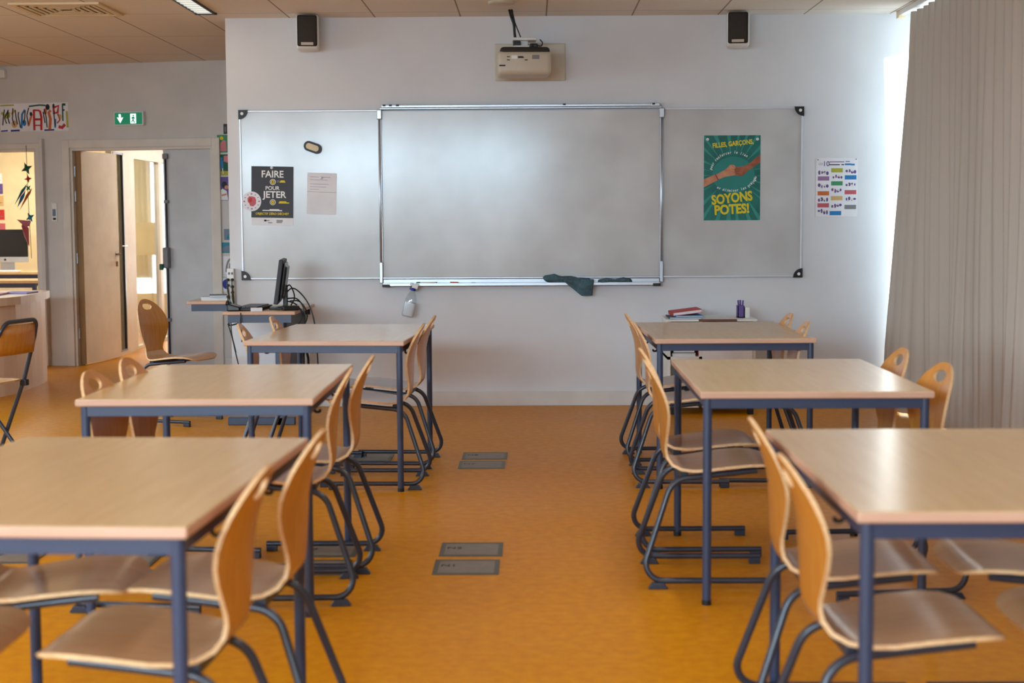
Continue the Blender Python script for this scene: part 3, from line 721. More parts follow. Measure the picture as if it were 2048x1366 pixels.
Z('ink_lines', [stroke([(x, rnd.uniform(-.1, -.05)), (x+rnd.uniform(-.02, .02), rnd.uniform(-.02, .02)), (x+rnd.uniform(-.025, .025), rnd.uniform(.04, .09))], .011) for x in (-.32, -.28, -.25, -.2, -.17, -.14, -.11, -.06, .11, .13, .21)] + [ell(.14, .09, .022, .028, 9), ell(.2, .1, .012, .02, 8), ell(-.03, .03, .014, .02, 8), ell(.3, .06, .012, .008, 8)], 'dark_ink', -.0028)
Z('painted_letter', [stroke([(-.13, -.1), (-.12, .03), (-.09, .07)], .02), ell(-.1, -.05, .02, .03, 9), stroke([(.21, -.1), (.215, -.02)], .018)], 'blue')
Z('painted_letter', [ell(-.2, -.06, .03, .035, 9), stroke([(-.23, .03), (-.19, .07)], .022), ell(.265, .0, .016, .024, 8)], 'tan')
Z('painted_letter', [stroke([(-.02, .03), (-.06, -.08)], .02), ell(.115, .05, .018, .03, 9)], 'orange')
t = fw('light_switch', 'small white switch plate beside the double door frame', 'switch', -1.682, 1.425)
obj('plate', B(-.026, .026, -.01, 0, -.085, .085, .004), 'white', t); obj('rocker', B(-.016, .016, -.014, -.009, -.035, .03, .003), 'greyblue', t); obj('rocker', B(-.012, .016, -.014, -.009, -.07, -.05, .003), 'dark_ink', t)
t = fw('motion_sensor', 'small white sensor box near the ceiling above the banner', 'sensor', -2.17, 2.70)
obj('case', B(-.06, .05, -.05, 0, -.04, .04, .01), 'white', t); obj('lens', FL([ell(-.035, -.01, .014, .014, 14)], -.05, .006), 'black', t)
# cards in a column right of the double door
cards = [(-.0, .16, 2.205, 2.115, 'charcoal', 'grey', 'dark grey picture card topmost in the column beside the double door'),
         (-.064, .12, 2.108, 1.95, 'green', 'pink', 'green and pink picture card with a yellow flower beside the double door'),
         (-.082, .13, 1.934, 1.745, 'darkgreen', 'blue', 'picture card with a blue figure on green beside the double door'),
         (-.082, .14, 1.733, 1.521, 'purple', 'white_ink', 'purple picture card with a white shirted figure beside the double door'),
         (-.016, .12, 1.265, 1.166, 'greyblue', 'teal2', 'small blue grey picture card above the teal card'),
         (-.091, .12, 1.144, 1.049, 'teal2', 'greyblue', 'teal landscape picture card low beside the double door'),
         (-.03, .13, 1.02, .855, 'paper', 'grey', 'white picture card with a grey arch low beside the double door'),
         (-.098, .13, .845, .70, 'paper', 'navy', 'white poster with a blue disc low beside the double door')]
for i, (t0, t1, z1, z0, c1, c2, lb) in enumerate(cards):
    w_, h_ = t1-t0, z1-z0
    t = fw('picture_card', lb, 'picture card', (t0+t1)/2, (z0+z1)/2, group='picture cards beside the double door')
    obj('sheet', FL([rect(-w_/2, w_/2, -h_/2, h_/2)], 0, .0015), c1, t)
    X0 = -w_/2
    if i == 0: obj('picture_print', FL([rect(X0+.012+.022*k, X0+.022+.022*k, -.03, .02) for k in range(5)], -.0015, .0005), c2, t)
    if i == 1:
        obj('picture_print', FL([[(X0+.025, -h_/2+.012), (X0+.09, -h_/2+.012), (X0+.085, .02), (X0+.06, .035), (X0+.03, .0)]], -.0015, .0005), 'pink', t)
        obj('picture_print', FL([ell(X0+.042, .05, .02, .016, 9)], -.0015, .0008), 'yellow', t)
    if i == 2:
        obj('picture_print', FL([rect(X0+.003, X0+w_-.005, -h_/2, -h_/2+.04)], -.0015, .0004), 'olive', t)
        obj('picture_print', FL([ell(X0+.052, .055, .016, .014, 9), [(X0+.035, .04), (X0+.07, .04), (X0+.075, -.03), (X0+.03, -.03)]], -.0015, .0008), 'blue', t)
        obj('picture_print', FL([[(X0+.08, .08), (X0+.13, .085), (X0+.12, .02), (X0+.08, .03)]], -.0015, .0006), 'pink', t)
        obj('picture_print', FL([stroke([(X0+.042, -.03), (X0+.04, -.08)], .01), stroke([(X0+.065, -.03), (X0+.07, -.08)], .01), ell(X0+.02, -.01, .014, .018, 8)], -.0015, .0009), 'cream', t)
    if i == 3:
        obj('picture_print', FL([[(X0+.03, -h_/2+.004), (X0+.035, -.02), (X0+.06, .0), (X0+.1, -.02), (X0+.115, -h_/2+.004)]], -.0015, .0005), 'white_ink', t)
        obj('picture_print', FL([ell(X0+.08, .035, .025, .032, 10)], -.0015, .0008), 'dark_ink', t)
        obj('picture_print', FL([ell(X0+.1, .012, .02, .018, 9), stroke([(X0+.05, -.06), (X0+.1, -.05)], .016)], -.0015, .001), 'skin_light', t)
    if i in (4, 5): obj('picture_print', FL([[(-w_/2+.02, -h_/2+.01), (w_/2-.01, -h_/2+.01), (w_/2-.01, .01), (0, .02), (-w_/2+.04, -.005)]], -.0015, .0005), c2, t)
    if i == 6: obj('picture_print', FL([stroke([(X0+.03+.05*(1-math.cos(a*PI/12)), -.06+.12*math.sin(a*PI/12)) for a in range(13)], .018), [(X0+.045, -.08), (X0+.12, -.08), (X0+.1, .02), (X0+.06, .02)]], -.0015, .0005), 'grey', t)
    if i == 7:
        obj('picture_print', FL([ell(X0+.095, -.005, .036, .045, 24)], -.0015, .0005), 'navy', t)
        text('lettering', 'VILLE', .026, 'dark_ink', t, X0+.09, .056, -.0016); text('lettering', 'BL', .032, 'dark_ink', t, X0+.028, .0, -.0016, bold=.0008)
# garland of folded paper birds in the doorway
t = fw('paper_garland', 'string of folded paper birds and stars hanging in the doorway on the left', 'garland', -1.935, 0, -.03)
obj('string', T([(0, 0, 2.04), (.004, 0, 1.6), (.02, 0, 1.0)], .0025, 6), 'dark_ink', t)
def star(cx, cz, r, c_, tilt):
    pts = [((r if k % 2 == 0 else r*.4)*math.cos(tilt+k*PI/4*.8*1.25), (r if k % 2 == 0 else r*.4)*math.sin(tilt+k*PI/4*.8*1.25)) for k in range(8)]
    bm = bmesh.new(); a = [bm.verts.new((cx+x, 0, cz+z)) for x, z in pts]; f_ = bm.verts.new((cx, -.02, cz)); b_ = bm.verts.new((cx, .02, cz))
    for k in range(8): bm.faces.new((a[k], a[(k+1) % 8], f_)); bm.faces.new((a[(k+1) % 8], a[k], b_))
    obj('paper_star', bm, c_, t)
star(.0, 1.83, .062, 'darkgreen', .4); star(.01, 1.735, .042, 'red', .1); star(.01, 1.65, .034, 'green', .8); star(.018, 1.38, .05, 'teal2', .5)
def bird(cx, cz, wx, wz, c_):
    bm = bmesh.new()
    P = [(cx, -.0, cz), (cx+wx, -.05, cz+wz), (cx+wx*.35, .02, cz+wz*.15), (cx+wx*.3+wz*.25, .03, cz+wz*.5-wx*.2), (cx-wx*.2, .0, cz+.05), (cx-.02, -.04, cz-.01)]
    v = [bm.verts.new(p_) for p_ in P]
    for f_ in ((0, 1, 2), (0, 2, 3), (1, 3, 2), (0, 3, 4), (0, 4, 5), (0, 5, 1), (1, 5, 3), (3, 5, 4)):
        bm.faces.new([v[i] for i in f_])
    obj('paper_bird', bm, c_, t)
bird(-.02, 1.64, -.09, -.15, 'teal2'); bird(-.03, 1.58, -.05, -.11, 'blue'); bird(.03, 1.60, -.09, -.16, 'orange'); bird(-.03, 1.31, .06, -.2, 'rose'); bird(.01, 1.30, -.1, .06, 'pink')
# computer room: two desks, computer, wall sheets
def desk(name, label, cat, cx, cy_, sx_, sy2, h, loc_rot=0.):
    t = thing(name, label, cat, (cx, cy_, 0), loc_rot)
    obj('desktop', B(-sx_/2, sx_/2, -sy2/2, sy2/2, h-.03, h, .004), 'laminate', t)
    for s_ in (-1, 1): obj('apron', B(-sx_/2+.03, sx_/2-.03, s_*(sy2/2-.035)-.015, s_*(sy2/2-.035)+.015, h-.075, h-.03), 'steel', t)
    for ax in (-1, 1):
        for ay in (-1, 1): obj('leg', B(ax*(sx_/2-.05)-.02, ax*(sx_/2-.05)+.02, ay*(sy2/2-.05)-.02, ay*(sy2/2-.05)+.02, 0, h-.03), 'steel', t)
    return t
desk('computer_desk', 'beech desk carrying the desktop computer in the room beyond the doorway', 'desk', -5.86, 16.4, 1.2, .7, .80)
desk('side_table', 'lower beech table in front of the computer desk beyond the doorway', 'table', -5.75, 15.5, 1.4, .55, .74)
t = thing('desktop_computer', 'silver desktop computer with a black screen on the desk beyond the doorway', 'computer', (-5.77, 16.35, .80), -.05)
obj('screen', B(-.255, .255, -.012, .012, .155, .455, .004), 'screen', t)
obj('chin', B(-.255, .255, -.012, .014, .095, .155, .004), 'alu', t)
obj('back_shell', B(-.23, .23, .012, .04, .12, .44, .012), 'alu', t)
obj('stand', boxes([(-.09, .09, -.08, .1, 0, .008, .003), (-.08, .08, .05, .06, .0, .2, .003)]), 'alu', t)
obj('logo', FL([ell(.0, .125, .014, .013, 12)], -.012, .001), 'dark_ink', t)
t = thing('keyboard', 'white keyboard in front of the desktop computer beyond the doorway', 'keyboard', (-5.68, 16.12, .80))
obj('base', B(-.2, .14, -.05, .05, 0, .012, .004), 'white', t); obj('keys', boxes([(-.19+.03*k, -.165+.03*k, -.042+.022*q, -.024+.022*q, .012, .016) for k in range(11) for q in range(4)]), 'paper', t)
for x, z, c_, lb in ((-6.25, 1.84, 'white_ink', 'small white sheet topmost on the cream wall beyond the doorway'), (-6.245, 1.72, 'purple', 'purple sheet on the cream wall beyond the doorway'), (-6.24, 1.58, 'tan', 'yellow sheet on the cream wall beyond the doorway'), (-6.235, 1.42, 'red', 'red sheet on the cream wall beyond the doorway'), (-6.23, 1.26, 'rose', 'pink sheet lowest on the cream wall beyond the doorway')):
    t = thing('wall_sheet', lb, 'paper sheet', (x, 17.4, z), group='paper sheets beyond the doorway')
    obj('sheet', FL([rect(-.1, .1, -.06, .06)], 0, .0015), c_, t); obj('print', bars([(-.08, .05, .02), (-.08, .08, -.02)], .008, -.0015), 'grey_ink', t)
# glimpsed in the corridor
t = thing('wall_box', 'cream box on the white panel at the end of the corridor', 'box', (-3.33, 19.3, .9))
obj('case', B(-.16, .16, -.1, .1, 0, .42, .01), 'cream', t); obj('pipe', T([(.0, 0, 0), (-.03, 0, -.9)], .012), 'grey', t, smooth=True)

# curved counter at the left
def off(poly, d):
    out = []
    n = len(poly)
    for i in range(n):
        a, b, c = Vector(poly[i-1]), Vector(poly[i]), Vector(poly[(i+1) % n]); e1 = (b-a).normalized(); e2 = (c-b).normalized()
        nn = (Vector((e1.y, -e1.x)) + Vector((e2.y, -e2.x))).normalized(); out.append(tuple(b-nn*d))
    return out
cpts = [(-4.6, 12.62), (-4.6, 11.2), (-5.6, 10.9), (-5.6, 10.15)] + [(-5.6+(1.62)*math.sin(a), 11.75-1.6*math.cos(a)) for a in [k*PI/2/14 for k in range(1, 14)]] + [(-3.985, 11.6), (-4.0, 12.0), (-4.03, 12.35), (-4.075, 12.58)]
cpts = cpts[::1]
area = sum(cpts[i-1][0]*cpts[i][1]-cpts[i][0]*cpts[i-1][1] for i in range(len(cpts)))
if area < 0: cpts = cpts[::-1]
t = thing('curved_counter', 'pale wooden counter with a curved front at the far left of the room', 'counter', (0, 0, 0))
bm = bmesh.new(); prism_z(bm, cpts, .70, .762); obj('worktop', bm, 'counter', t)
bm = bmesh.new(); prism_z(bm, off(cpts, .045), 0, .70); obj('front_panel', bm, 'counter', t)
t = thing('folder', 'pink folder lying flat on the curved counter', 'folder', (-4.36, 11.82, .762), .1)
obj('cover', boxes([(-.2, .17, -.15, .15, 0, .004, .001), (-.2, .17, -.15, .15, .012, .016, .001)]), 'folderpink', t); obj('papers', B(-.19, .165, -.145, .145, .004, .012), 'paper', t)
tag(obj('folder', B(-.1, .12, -.16, .12, 0, .012, .003), 'lilac', loc=(-4.17, 12.1, .762)), 'lilac folder beside the pink one on the curved counter', 'folder')

# ------------------------------------------------------------------ tables
def make_table(label, loc, rz):
    t = thing('classroom_table', label, 'table', loc, rz, 'classroom tables')
    w, d, h = .8, 1.2, .75
    bm = bmesh.new(); box(bm, -w/2, w/2, -d/2, d/2, h-.024, h, .005, 2)
    bm.normal_update()
    for f in bm.faces: f.material_index = 0 if abs(f.normal.z) > .8 else 1
    me = bpy.data.meshes.new('tabletop'); bm.to_mesh(me); bm.free(); o = link('tabletop', me, ['laminate', 'edge'], t)
    for s in (-1, 1):
        obj('apron', B(-w/2+.03, w/2-.03, s*(d/2-.03)-.012, s*(d/2-.03)+.012, h-.06, h-.024, .002), 'steel', t)
        obj('apron', B(s*(w/2-.03)-.012, s*(w/2-.03)+.012, -d/2+.03, d/2-.03, h-.06, h-.024, .002), 'steel', t)
    for ax in (-1, 1):
        for ay in (-1, 1):
            x, y = ax*(w/2-.027), ay*(d/2-.03)
            l = obj('leg', T([(x, y, .014), (x, y, h-.024)], .0155, 16), 'steel', t, sharp=50)
            obj('foot_cap', T([(x, y, 0), (x, y, .018)], .0165, 16), 'cap', l, sharp=50)
    for ax in (-1, 1):
        for ay in (-1, 1):
            y = ay*.25; x = ax*(w/2-.045)
            obj('bag_hook', T(fillet([(x, y, h-.058), (x, y, h-.09), (x+ax*.02, y, h-.09), (x+ax*.02, y, h-.08)], .008), .005, 8), 'cap', t, smooth=True)
    return t
TB = {'Lf': (-.991, 7.916, -.06), 'Lm': (-1.137, 5.557, .008), 'Ln': (-1.044, 3.486, -.05), 'Rf': (.996, 7.96, .018), 'Rm': (.983, 5.704, -.008), 'Rn': (1.059, 3.603, 0)}
side = {'L': 'left', 'R': 'right'}; row = {'f': 'nearest the whiteboard', 'm': 'in the middle row', 'n': 'nearest the camera'}
proto = make_table('beech topped table %s in the left column' % row['f'], (*TB['Lf'][:2], 0), TB['Lf'][2])
for k in list(TB)[1:]:
    dup(proto, (TB[k][0], TB[k][1], 0), TB[k][2], 'beech topped table %s in the %s column' % (row[k[1]], side[k[0]]))

# ------------------------------------------------------------------ student chairs
prof = smoothline([(.405, .425), (.385, .441), (.34, .449), (.26, .446), (.18, .435), (.11, .425), (.055, .425), (.02, .438), (.0, .466), (-.006, .51), (-.008, .57), (-.012, .65), (-.031, .72), (-.052, .77), (-.066, .803), (-.073, .818)], 2)
cum = [0]
for a, b in zip(prof, prof[1:]): cum.append(cum[-1]+(b-a).length)
LS = cum[-1]
def P(s):
    s = max(0, min(LS, s))
    for i in range(len(cum)-1):
        if s <= cum[i+1]: f_ = (s-cum[i])/(cum[i+1]-cum[i]); return prof[i].lerp(prof[i+1], f_)
    return prof[-1]
def sstep(a, b, x):
    x = max(0, min(1, (x-a)/(b-a))); return x*x*(3-2*x)
def surf(u, s):
    p_ = P(s); g_ = sstep(.33*LS/.79, .52*LS/.79, s)
    return Vector((p_.x + g_*.6*u*u, u, p_.y + (1-g_)*.1*u*u))
wid = [(0, .085), (.004, .117), (.014, .147), (.034, .173), (.065, .192), (.115, .203), (.19, .203), (.27, .195), (.32, .178), (.36, .151), (.395, .122), (.425, .103), (.45, .099), (.475, .106), (.51, .127), (.55, .151), (.59, .166), (.625, .169), (.66, .162), (.695, .147), (.72, .132), (.745, .109), (.765, .083), (.78, .055), (.788, .03), (.79, .012)]
K = LS/.79
outline = [(w_, s*K) for s, w_ in wid] + [(-w_, s*K) for s, w_ in wid[::-1]]
SPLIT = .43*K
hole = [(.052*math.copysign(abs(math.cos(a))**.8, math.cos(a)), (.737*K)+.0235*math.sin(a)) for a in [2*PI*k/20 for k in range(20)]]
pts2 = [Vector(q) for q in outline]; n0 = len(pts2)
pts2 += [Vector(q) for q in hole]
ed = [(i, (i+1) % n0) for i in range(n0)] + [(n0+i, n0+(i+1) % len(hole)) for i in range(len(hole))]
for j_ in range(1, 40):
    s = LS*j_/40
    for i in range(-7, 8):
        q = Vector((i*.027, s))
        if inside(q, [(x*.955, s_) for x, s_ in outline]) and not inside(q, [(x*1.25, .737*K+(z_-.737*K)*1.35) for x, z_ in hole]): pts2.append(q)
V, E_, Fc, *_ = delaunay_2d_cdt(pts2, ed, [], 1, 1e-6)
def cen(t): return sum((V[i] for i in t), Vector((0, 0)))/len(t)
tris = [list(t) for t in Fc if inside(cen(t), outline) and not inside(cen(t), hole)]
TH = .0105
def nrm(u, s):
    e = .004; du = surf(u+e, s)-surf(u-e, s); ds = surf(u, min(LS, s+e))-surf(u, max(0, s-e))
    return du.cross(ds).normalized()
N_ = [nrm(v.x, v.y) for v in V]; S_ = [surf(v.x, v.y) for v in V]
Afr = [S_[i]+N_[i]*TH/2 for i in range(len(V))]; Bbk = [S_[i]-N_[i]*TH/2 for i in range(len(V))]
cnt = {}
for t in tris:
    for k in range(3): e = frozenset((t[k], t[(k+1) % 3])); cnt[e] = cnt.get(e, 0)+1
rim = {e for e, c_ in cnt.items() if c_ == 1}
def shell(name, sub, mi, parent):
    bm = bmesh.new(); solid(bm, Afr, Bbk, sub, 0, 1, rim)
    me = bpy.data.meshes.new(name)
    bmesh.ops.recalc_face_normals(bm, faces=bm.faces)
    bm.to_mesh(me); bm.free()
    o = link(name, me, [mi, 'plyedge'], parent, smooth=True); me.set_sharp_from_angle(angle=math.radians(48)); return o
def sled_path(sg):
    return fillet([(.33, sg*.135, .424), (.02, sg*.14, .392), (-.103, sg*.2, .0305), (.395, sg*.2, .0305)], [.085, .062], 9)
def make_chair(label, loc, rz):
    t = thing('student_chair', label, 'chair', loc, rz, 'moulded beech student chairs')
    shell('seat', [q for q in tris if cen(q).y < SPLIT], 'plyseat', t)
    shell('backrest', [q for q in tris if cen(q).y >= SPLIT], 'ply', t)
    for sg in (-1, 1):
        l = obj('sled_leg', T(sled_path(sg), .0112, 12), 'tube', t, sharp=50)
        for x, hw in ((-.036, .036), (.373, .022)):
            bm = bmesh.new(); vv = box(bm, x-hw, x+hw, sg*.2-.0125, sg*.2+.0125, 0, .024, .003)
            for v in bm.verts:
                if v.co.z > .012 and hw > .03: v.co.x = x+(v.co.x-x)*.66
            obj('foot_pad', bm, 'pad', l)
    obj('seat_bracket', B(.27, .30, -.13, .13, .416, .437, .003), 'tube', t)
    obj('seat_bracket', B(.05, .08, -.13, .13, .394, .418, .003), 'tube', t)
    return t
chairs = [ # table, root x/y of the backrest top, facing, rotation tweak, label
 ('Rf', .528, 8.29, 1, .03, 'far chair on the aisle side of the right table nearest the whiteboard'),
 ('Rf', .528, 7.61, 1, -.02, 'near chair on the aisle side of the right table nearest the whiteboard'),
 ('Rm', .447, 6.07, 1, .02, 'far chair on the aisle side of the right middle table'),
 ('Rm', .428, 5.56, 1, .0, 'near chair on the aisle side of the right middle table'),
 ('Rn', .585, 3.935, 1, -.02, 'far chair on the aisle side of the right table nearest the camera'),
 ('Rn', .562, 3.318, 1, .02, 'near chair on the aisle side of the right table nearest the camera'),
 ('Rf', 1.427, 8.27, -1, .03, 'far chair on the curtain side of the right table nearest the whiteboard'),
 ('Rf', 1.401, 7.63, -1, -.03, 'near chair on the curtain side of the right table nearest the whiteboard'),
 ('Rm', 1.493, 6.02, -1, .05, 'far chair on the curtain side of the right middle table'),
 ('Rm', 1.493, 5.41, -1, .12, 'near chair on the curtain side of the right middle table'),
 ('Rn', 1.565, 3.93, -1, .0, 'far chair on the curtain side of the right table nearest the camera'),
 ('Rn', 1.56, 3.36, -1, .0, 'near chair on the curtain side of the right table nearest the camera'),
 ('Lf', -.54, 8.19, -1, -.05, 'far chair on the aisle side of the left table nearest the whiteboard'),
 ('Lf', -.556, 7.57, -1, -.02, 'near chair on the aisle side of the left table nearest the whiteboard'),
 ('Lm', -.628, 5.80, -1, .0, 'far chair on the aisle side of the left middle table'),
 ('Lm', -.655, 5.33, -1, .05, 'near chair on the aisle side of the left middle table'),
 ('Ln', -.537, 3.73, -1, -.06, 'far chair on the aisle side of the left table nearest the camera'),
 ('Ln', -.58, 3.19, -1, -.05, 'near chair on the aisle side of the left table nearest the camera'),
 ('Lf', -1.496, 7.63, 1, .05, 'near chair on the door side of the left table nearest the whiteboard'),
 ('Lf', -1.423, 8.17, 1, .0, 'far chair on the door side of the left table nearest the whiteboard'),
 ('Lm', -1.565, 5.25, 1, -.12, 'near chair on the door side of the left middle table'),
 ('Lm', -1.563, 5.72, 1, -.1, 'far chair on the door side of the left middle table'),
 ('Ln', -1.47, 3.72, 1, .05, 'far chair on the door side of the left table nearest the camera'),
 ('Ln', -1.61, 3.20, 1, .0, 'near chair on the door side of the left table nearest the camera'),
 ('T', -2.60, 10.0, 1, -.34, 'bare beech chair turned to the computer monitor by the double door')]
cproto = None
for tb, x, y, fc, tw, lb in chairs:
    rz = (0 if fc > 0 else PI)+tw
    loc = (x+.063*math.cos(rz), y+.063*math.sin(rz), 0)
    lab = 'moulded beech '+lb if tb != 'T' else lb
    if cproto is None: cproto = make_chair(lab, loc, rz)
    else: dup(cproto, loc, rz, lab)

# tube-framed school chair by the counter
t = thing('tube_chair', 'old school chair with black tube frame and orange wood back beside the curved counter', 'chair', (-2.95, 8.2, 0), math.radians(165))
up = [(.16, -.19, 0), (-.03, -.19, .46), (-.11, -.18, .70), (-.15, -.15, .80), (-.15, .15, .80), (-.11, .18, .70), (-.03, .19, .46), (.16, .19, 0)]
obj('back_frame', T(fillet(up, [.1, .1, .06, .06, .1, .1]), .012, 12), 'tube', t, sharp=50)
for sg in (-1, 1):
    obj('rear_leg', T(fillet([(.33, sg*.15, .435), (.28, sg*.16, .42), (-.03, sg*.17, 0)], .03), .0115, 12), 'tube', t, sharp=50)
    obj('clamp', B(-.05, -.01, sg*.19-.018, sg*.19+.018, .42, .455, .005), 'cap', t)
bm = bmesh.new(); g = []
for i in range(13):
    u = -1+2*i/12
    g.append([bm.verts.new((-.105-.02*(1-u*u)-.03*v, u*.178, .615+v*.165)) for v in (0, .33, .66, 1)])
for a, b in zip(g, g[1:]):
    for k in range(3): bm.faces.new((a[k], b[k], b[k+1], a[k+1]))
o = obj('backrest', bm, 'ply', t, smooth=True); md = o.modifiers.new('s', 'SOLIDIFY'); md.thickness = .009
pp = [(.36, -.1), (.37, 0), (.36, .1), (.33, .17), (.25, .19), (.05, .19), (-.02, .17), (-.03, .1), (-.03, -.1), (-.02, -.17), (.05, -.19), (.25, -.19), (.33, -.17)]
bm = bmesh.new(); prism_z(bm, pp, .448, .459); obj('seat', bm, 'plyseat', t)

# ------------------------------------------------------------------ teacher's corner
def tdesk(name, label, x0, x1, y0, y1, h=.75):
    t = thing(name, label, 'desk', ((x0+x1)/2, (y0+y1)/2, 0)); w, d = (x1-x0)/2, (y1-y0)/2
    bm = bmesh.new(); box(bm, -w, w, -d, d, h-.024, h, .005); bm.normal_update()
    for f in bm.faces: f.material_index = 0 if abs(f.normal.z) > .8 else 1
    me = bpy.data.meshes.new('tabletop'); bm.to_mesh(me); bm.free(); link('tabletop', me, ['laminate', 'edge'], t)
    for s_ in (-1, 1): obj('apron', B(-w+.03, w-.03, s_*(d-.032)-.0125, s_*(d-.032)+.0125, h-.075, h-.024), 'steel', t)
    return t, w, d
t, w, d = tdesk('teacher_desk', 'narrow beech desk carrying the monitor in front of the whiteboard wall', -2.02, -1.545, 9.72, 10.62)
obj('pedestal_leg', B(.1, .16, -d+.02, -d+.08, 0, .726, .004), 'steel', t)
obj('pedestal_leg', B(.1, .16, d-.1, d-.04, 0, .726, .004), 'steel', t)
obj('side_panel', B(.155, .17, -d+.08, d-.08, .3, .72), 'cap', t)
obj('foot_bar', B(-.22, .22, -d+.02, -d+.08, 0, .05, .004), 'steel', t)
obj('foot_bar', B(-.22, .22, d-.1, d-.04, 0, .05, .004), 'steel', t)
obj('cable_hook', T(smoothline([(-.2, -d+.03, .68), (-.205, -d+.03, .655), (-.16, -d+.03, .665), (-.13, -d+.03, .675)]), .005), 'cap', t, smooth=True)
t, w, d = tdesk('side_desk', 'beech topped desk end with papers sticking out behind the whiteboard wall', -2.545, -1.4, 10.98, 11.6)
obj('leg', B(-w+.32, -w+.37, d-.08, d-.03, 0, .726), 'steel', t); obj('leg', B(w-.08, w-.03, -d+.03, -d+.08, 0, .726), 'steel', t); obj('leg', B(w-.08, w-.03, d-.08, d-.03, 0, .726), 'steel', t)
for i, (dx, dz, c_, w2, lb) in enumerate(((0, 0, 'cream', .26, 'cream booklet at the bottom of the stack on the desk end'), (-.04, .013, 'paper', .2, 'white booklet in the middle of the stack on the desk end'), (.03, .026, 'greyblue', .23, 'grey blue booklet on top of the stack on the desk end'))):
    t = thing('booklet', lb, 'booklet', (-2.33+dx, 11.18, .75+dz), .1*i, 'booklets on the desk end')
    obj('cover', boxes([(-w2/2, w2/2, -.1, .1, 0, .002), (-w2/2, w2/2, -.1, .1, .0105, .0125)]), c_, t); obj('pages', B(-w2/2+.002, w2/2-.002, -.098, .098, .002, .0105), 'paper', t)
# monitor seen edge-on
t = thing('monitor', 'black computer monitor seen edge on at the teacher desk', 'monitor', (-1.70, 10.02, .75), .11)
tl = Matrix.Translation((0, 0, .04)) @ Matrix.Rotation(math.radians(8), 4, 'Y')
obj('bezel', B(-.022, .006, -.24, .24, .0, .295, .005, mtx=tl), 'charcoal', t)
obj('screen', B(-.0225, -.0215, -.225, .225, .02, .28, mtx=tl), 'screen', t)
bm = bmesh.new(); vv = box(bm, .006, .034, -.21, .21, .02, .275, .01, 3)
for v in bm.verts:
    if v.co.x > .02: v.co.y *= .8; v.co.z = .155+(v.co.z-.155)*.82
for v in bm.verts: v.co = tl @ v.co
obj('back_shell', bm, 'black', t)
obj('stand', boxes([(-.06, .12, -.11, .11, 0, .014, .005), (.03, .06, -.04, .04, .01, .16, .005)]), 'black', t)
t = thing('keyboard', 'black keyboard on the teacher desk in front of the monitor', 'keyboard', (-1.86, 9.98, .75), -.05)
obj('base', B(-.08, .08, -.2, .2, 0, .02, .005), 'charcoal', t); obj('keys', boxes([(-.065+.026*q, -.043+.026*q, -.19+.026*k, -.168+.026*k, .02, .028) for q in range(5) for k in range(14)]), 'black', t)
t = thing('desk_phone', 'black handset device at the left end of the teacher desk', 'phone', (-1.965, 9.83, .75), .1)
bm = bmesh.new(); box(bm, -.04, .045, -.08, .08, 0, .03, .008)
for v in bm.verts:
    if v.co.z > .02 and v.co.x < 0: v.co.z += .02
obj('base', bm, 'black', t); obj('handset', T(smoothline([(-.035, -.07, .045), (-.035, -.05, .06), (-.035, .05, .06), (-.035, .07, .045)]), .014), 'black', t, smooth=True)
t = thing('paper_sheet', 'small white notepad by the monitor foot on the teacher desk', 'paper', (-1.80, 9.755, .75), .2)
obj('pad', B(-.04, .035, -.02, .04, 0, .022, .002), 'paper', t)
tag(obj('adapter', B(-.05, .06, -.04, .04, 0, .03, .006), 'black', loc=(-1.60, 9.85, .75), rot=(0, 0, .3)), 'black power adapter behind the monitor on the teacher desk', 'adapter')
# cables behind the monitor
bm = bmesh.new()
for pts in ([(-1.645, 10.0, .86), (-1.6, 9.98, .9), (-1.53, 9.95, .85), (-1.47, 9.93, .76), (-1.44, 9.93, .62), (-1.43, 9.95, .3)],
            [(-1.64, 10.0, .82), (-1.55, 9.9, .83), (-1.5, 9.88, .74), (-1.51, 9.88, .62), (-1.52, 9.9, .3)],
            [(-1.64, 10.02, .8), (-1.56, 9.9, .79), (-1.51, 9.9, .7), (-1.58, 9.9, .63), (-1.66, 9.92, .58)],
            [(-1.57, 9.87, .775), (-1.51, 9.86, .75), (-1.5, 9.87, .6), (-1.53, 9.88, .4)],
            [(-1.64, 10.0, .9), (-1.61, 9.95, .92), (-1.57, 9.92, .83), (-1.6, 9.9, .78)],
            [(-1.63, 10.05, .8), (-1.54, 9.95, .81), (-1.48, 9.92, .7), (-1.55, 9.9, .6)]):
    tube(bm, smoothline(pts), .0045, 7)
tag(obj('monitor_cables', bm, 'black', smooth=True), 'tangle of black cables falling behind the monitor', 'cables')
bm = bmesh.new()
for pts in ([(-1.9, 9.75, .745), (-1.9, 9.71, .74), (-1.9, 9.71, .68), (-1.895, 9.72, .62), (-1.9, 9.74, .55)], [(-1.97, 9.74, .68), (-1.965, 9.73, .6), (-1.95, 9.75, .5), (-1.93, 9.76, .4)], [(-1.99, 9.74, .67), (-1.96, 9.74, .57), (-1.94, 9.74, .48)]):
    tube(bm, smoothline(pts), .004, 7)
tag(obj('desk_cables', bm, 'black', smooth=True), 'thin black cables hanging from the front of the teacher desk', 'cables')
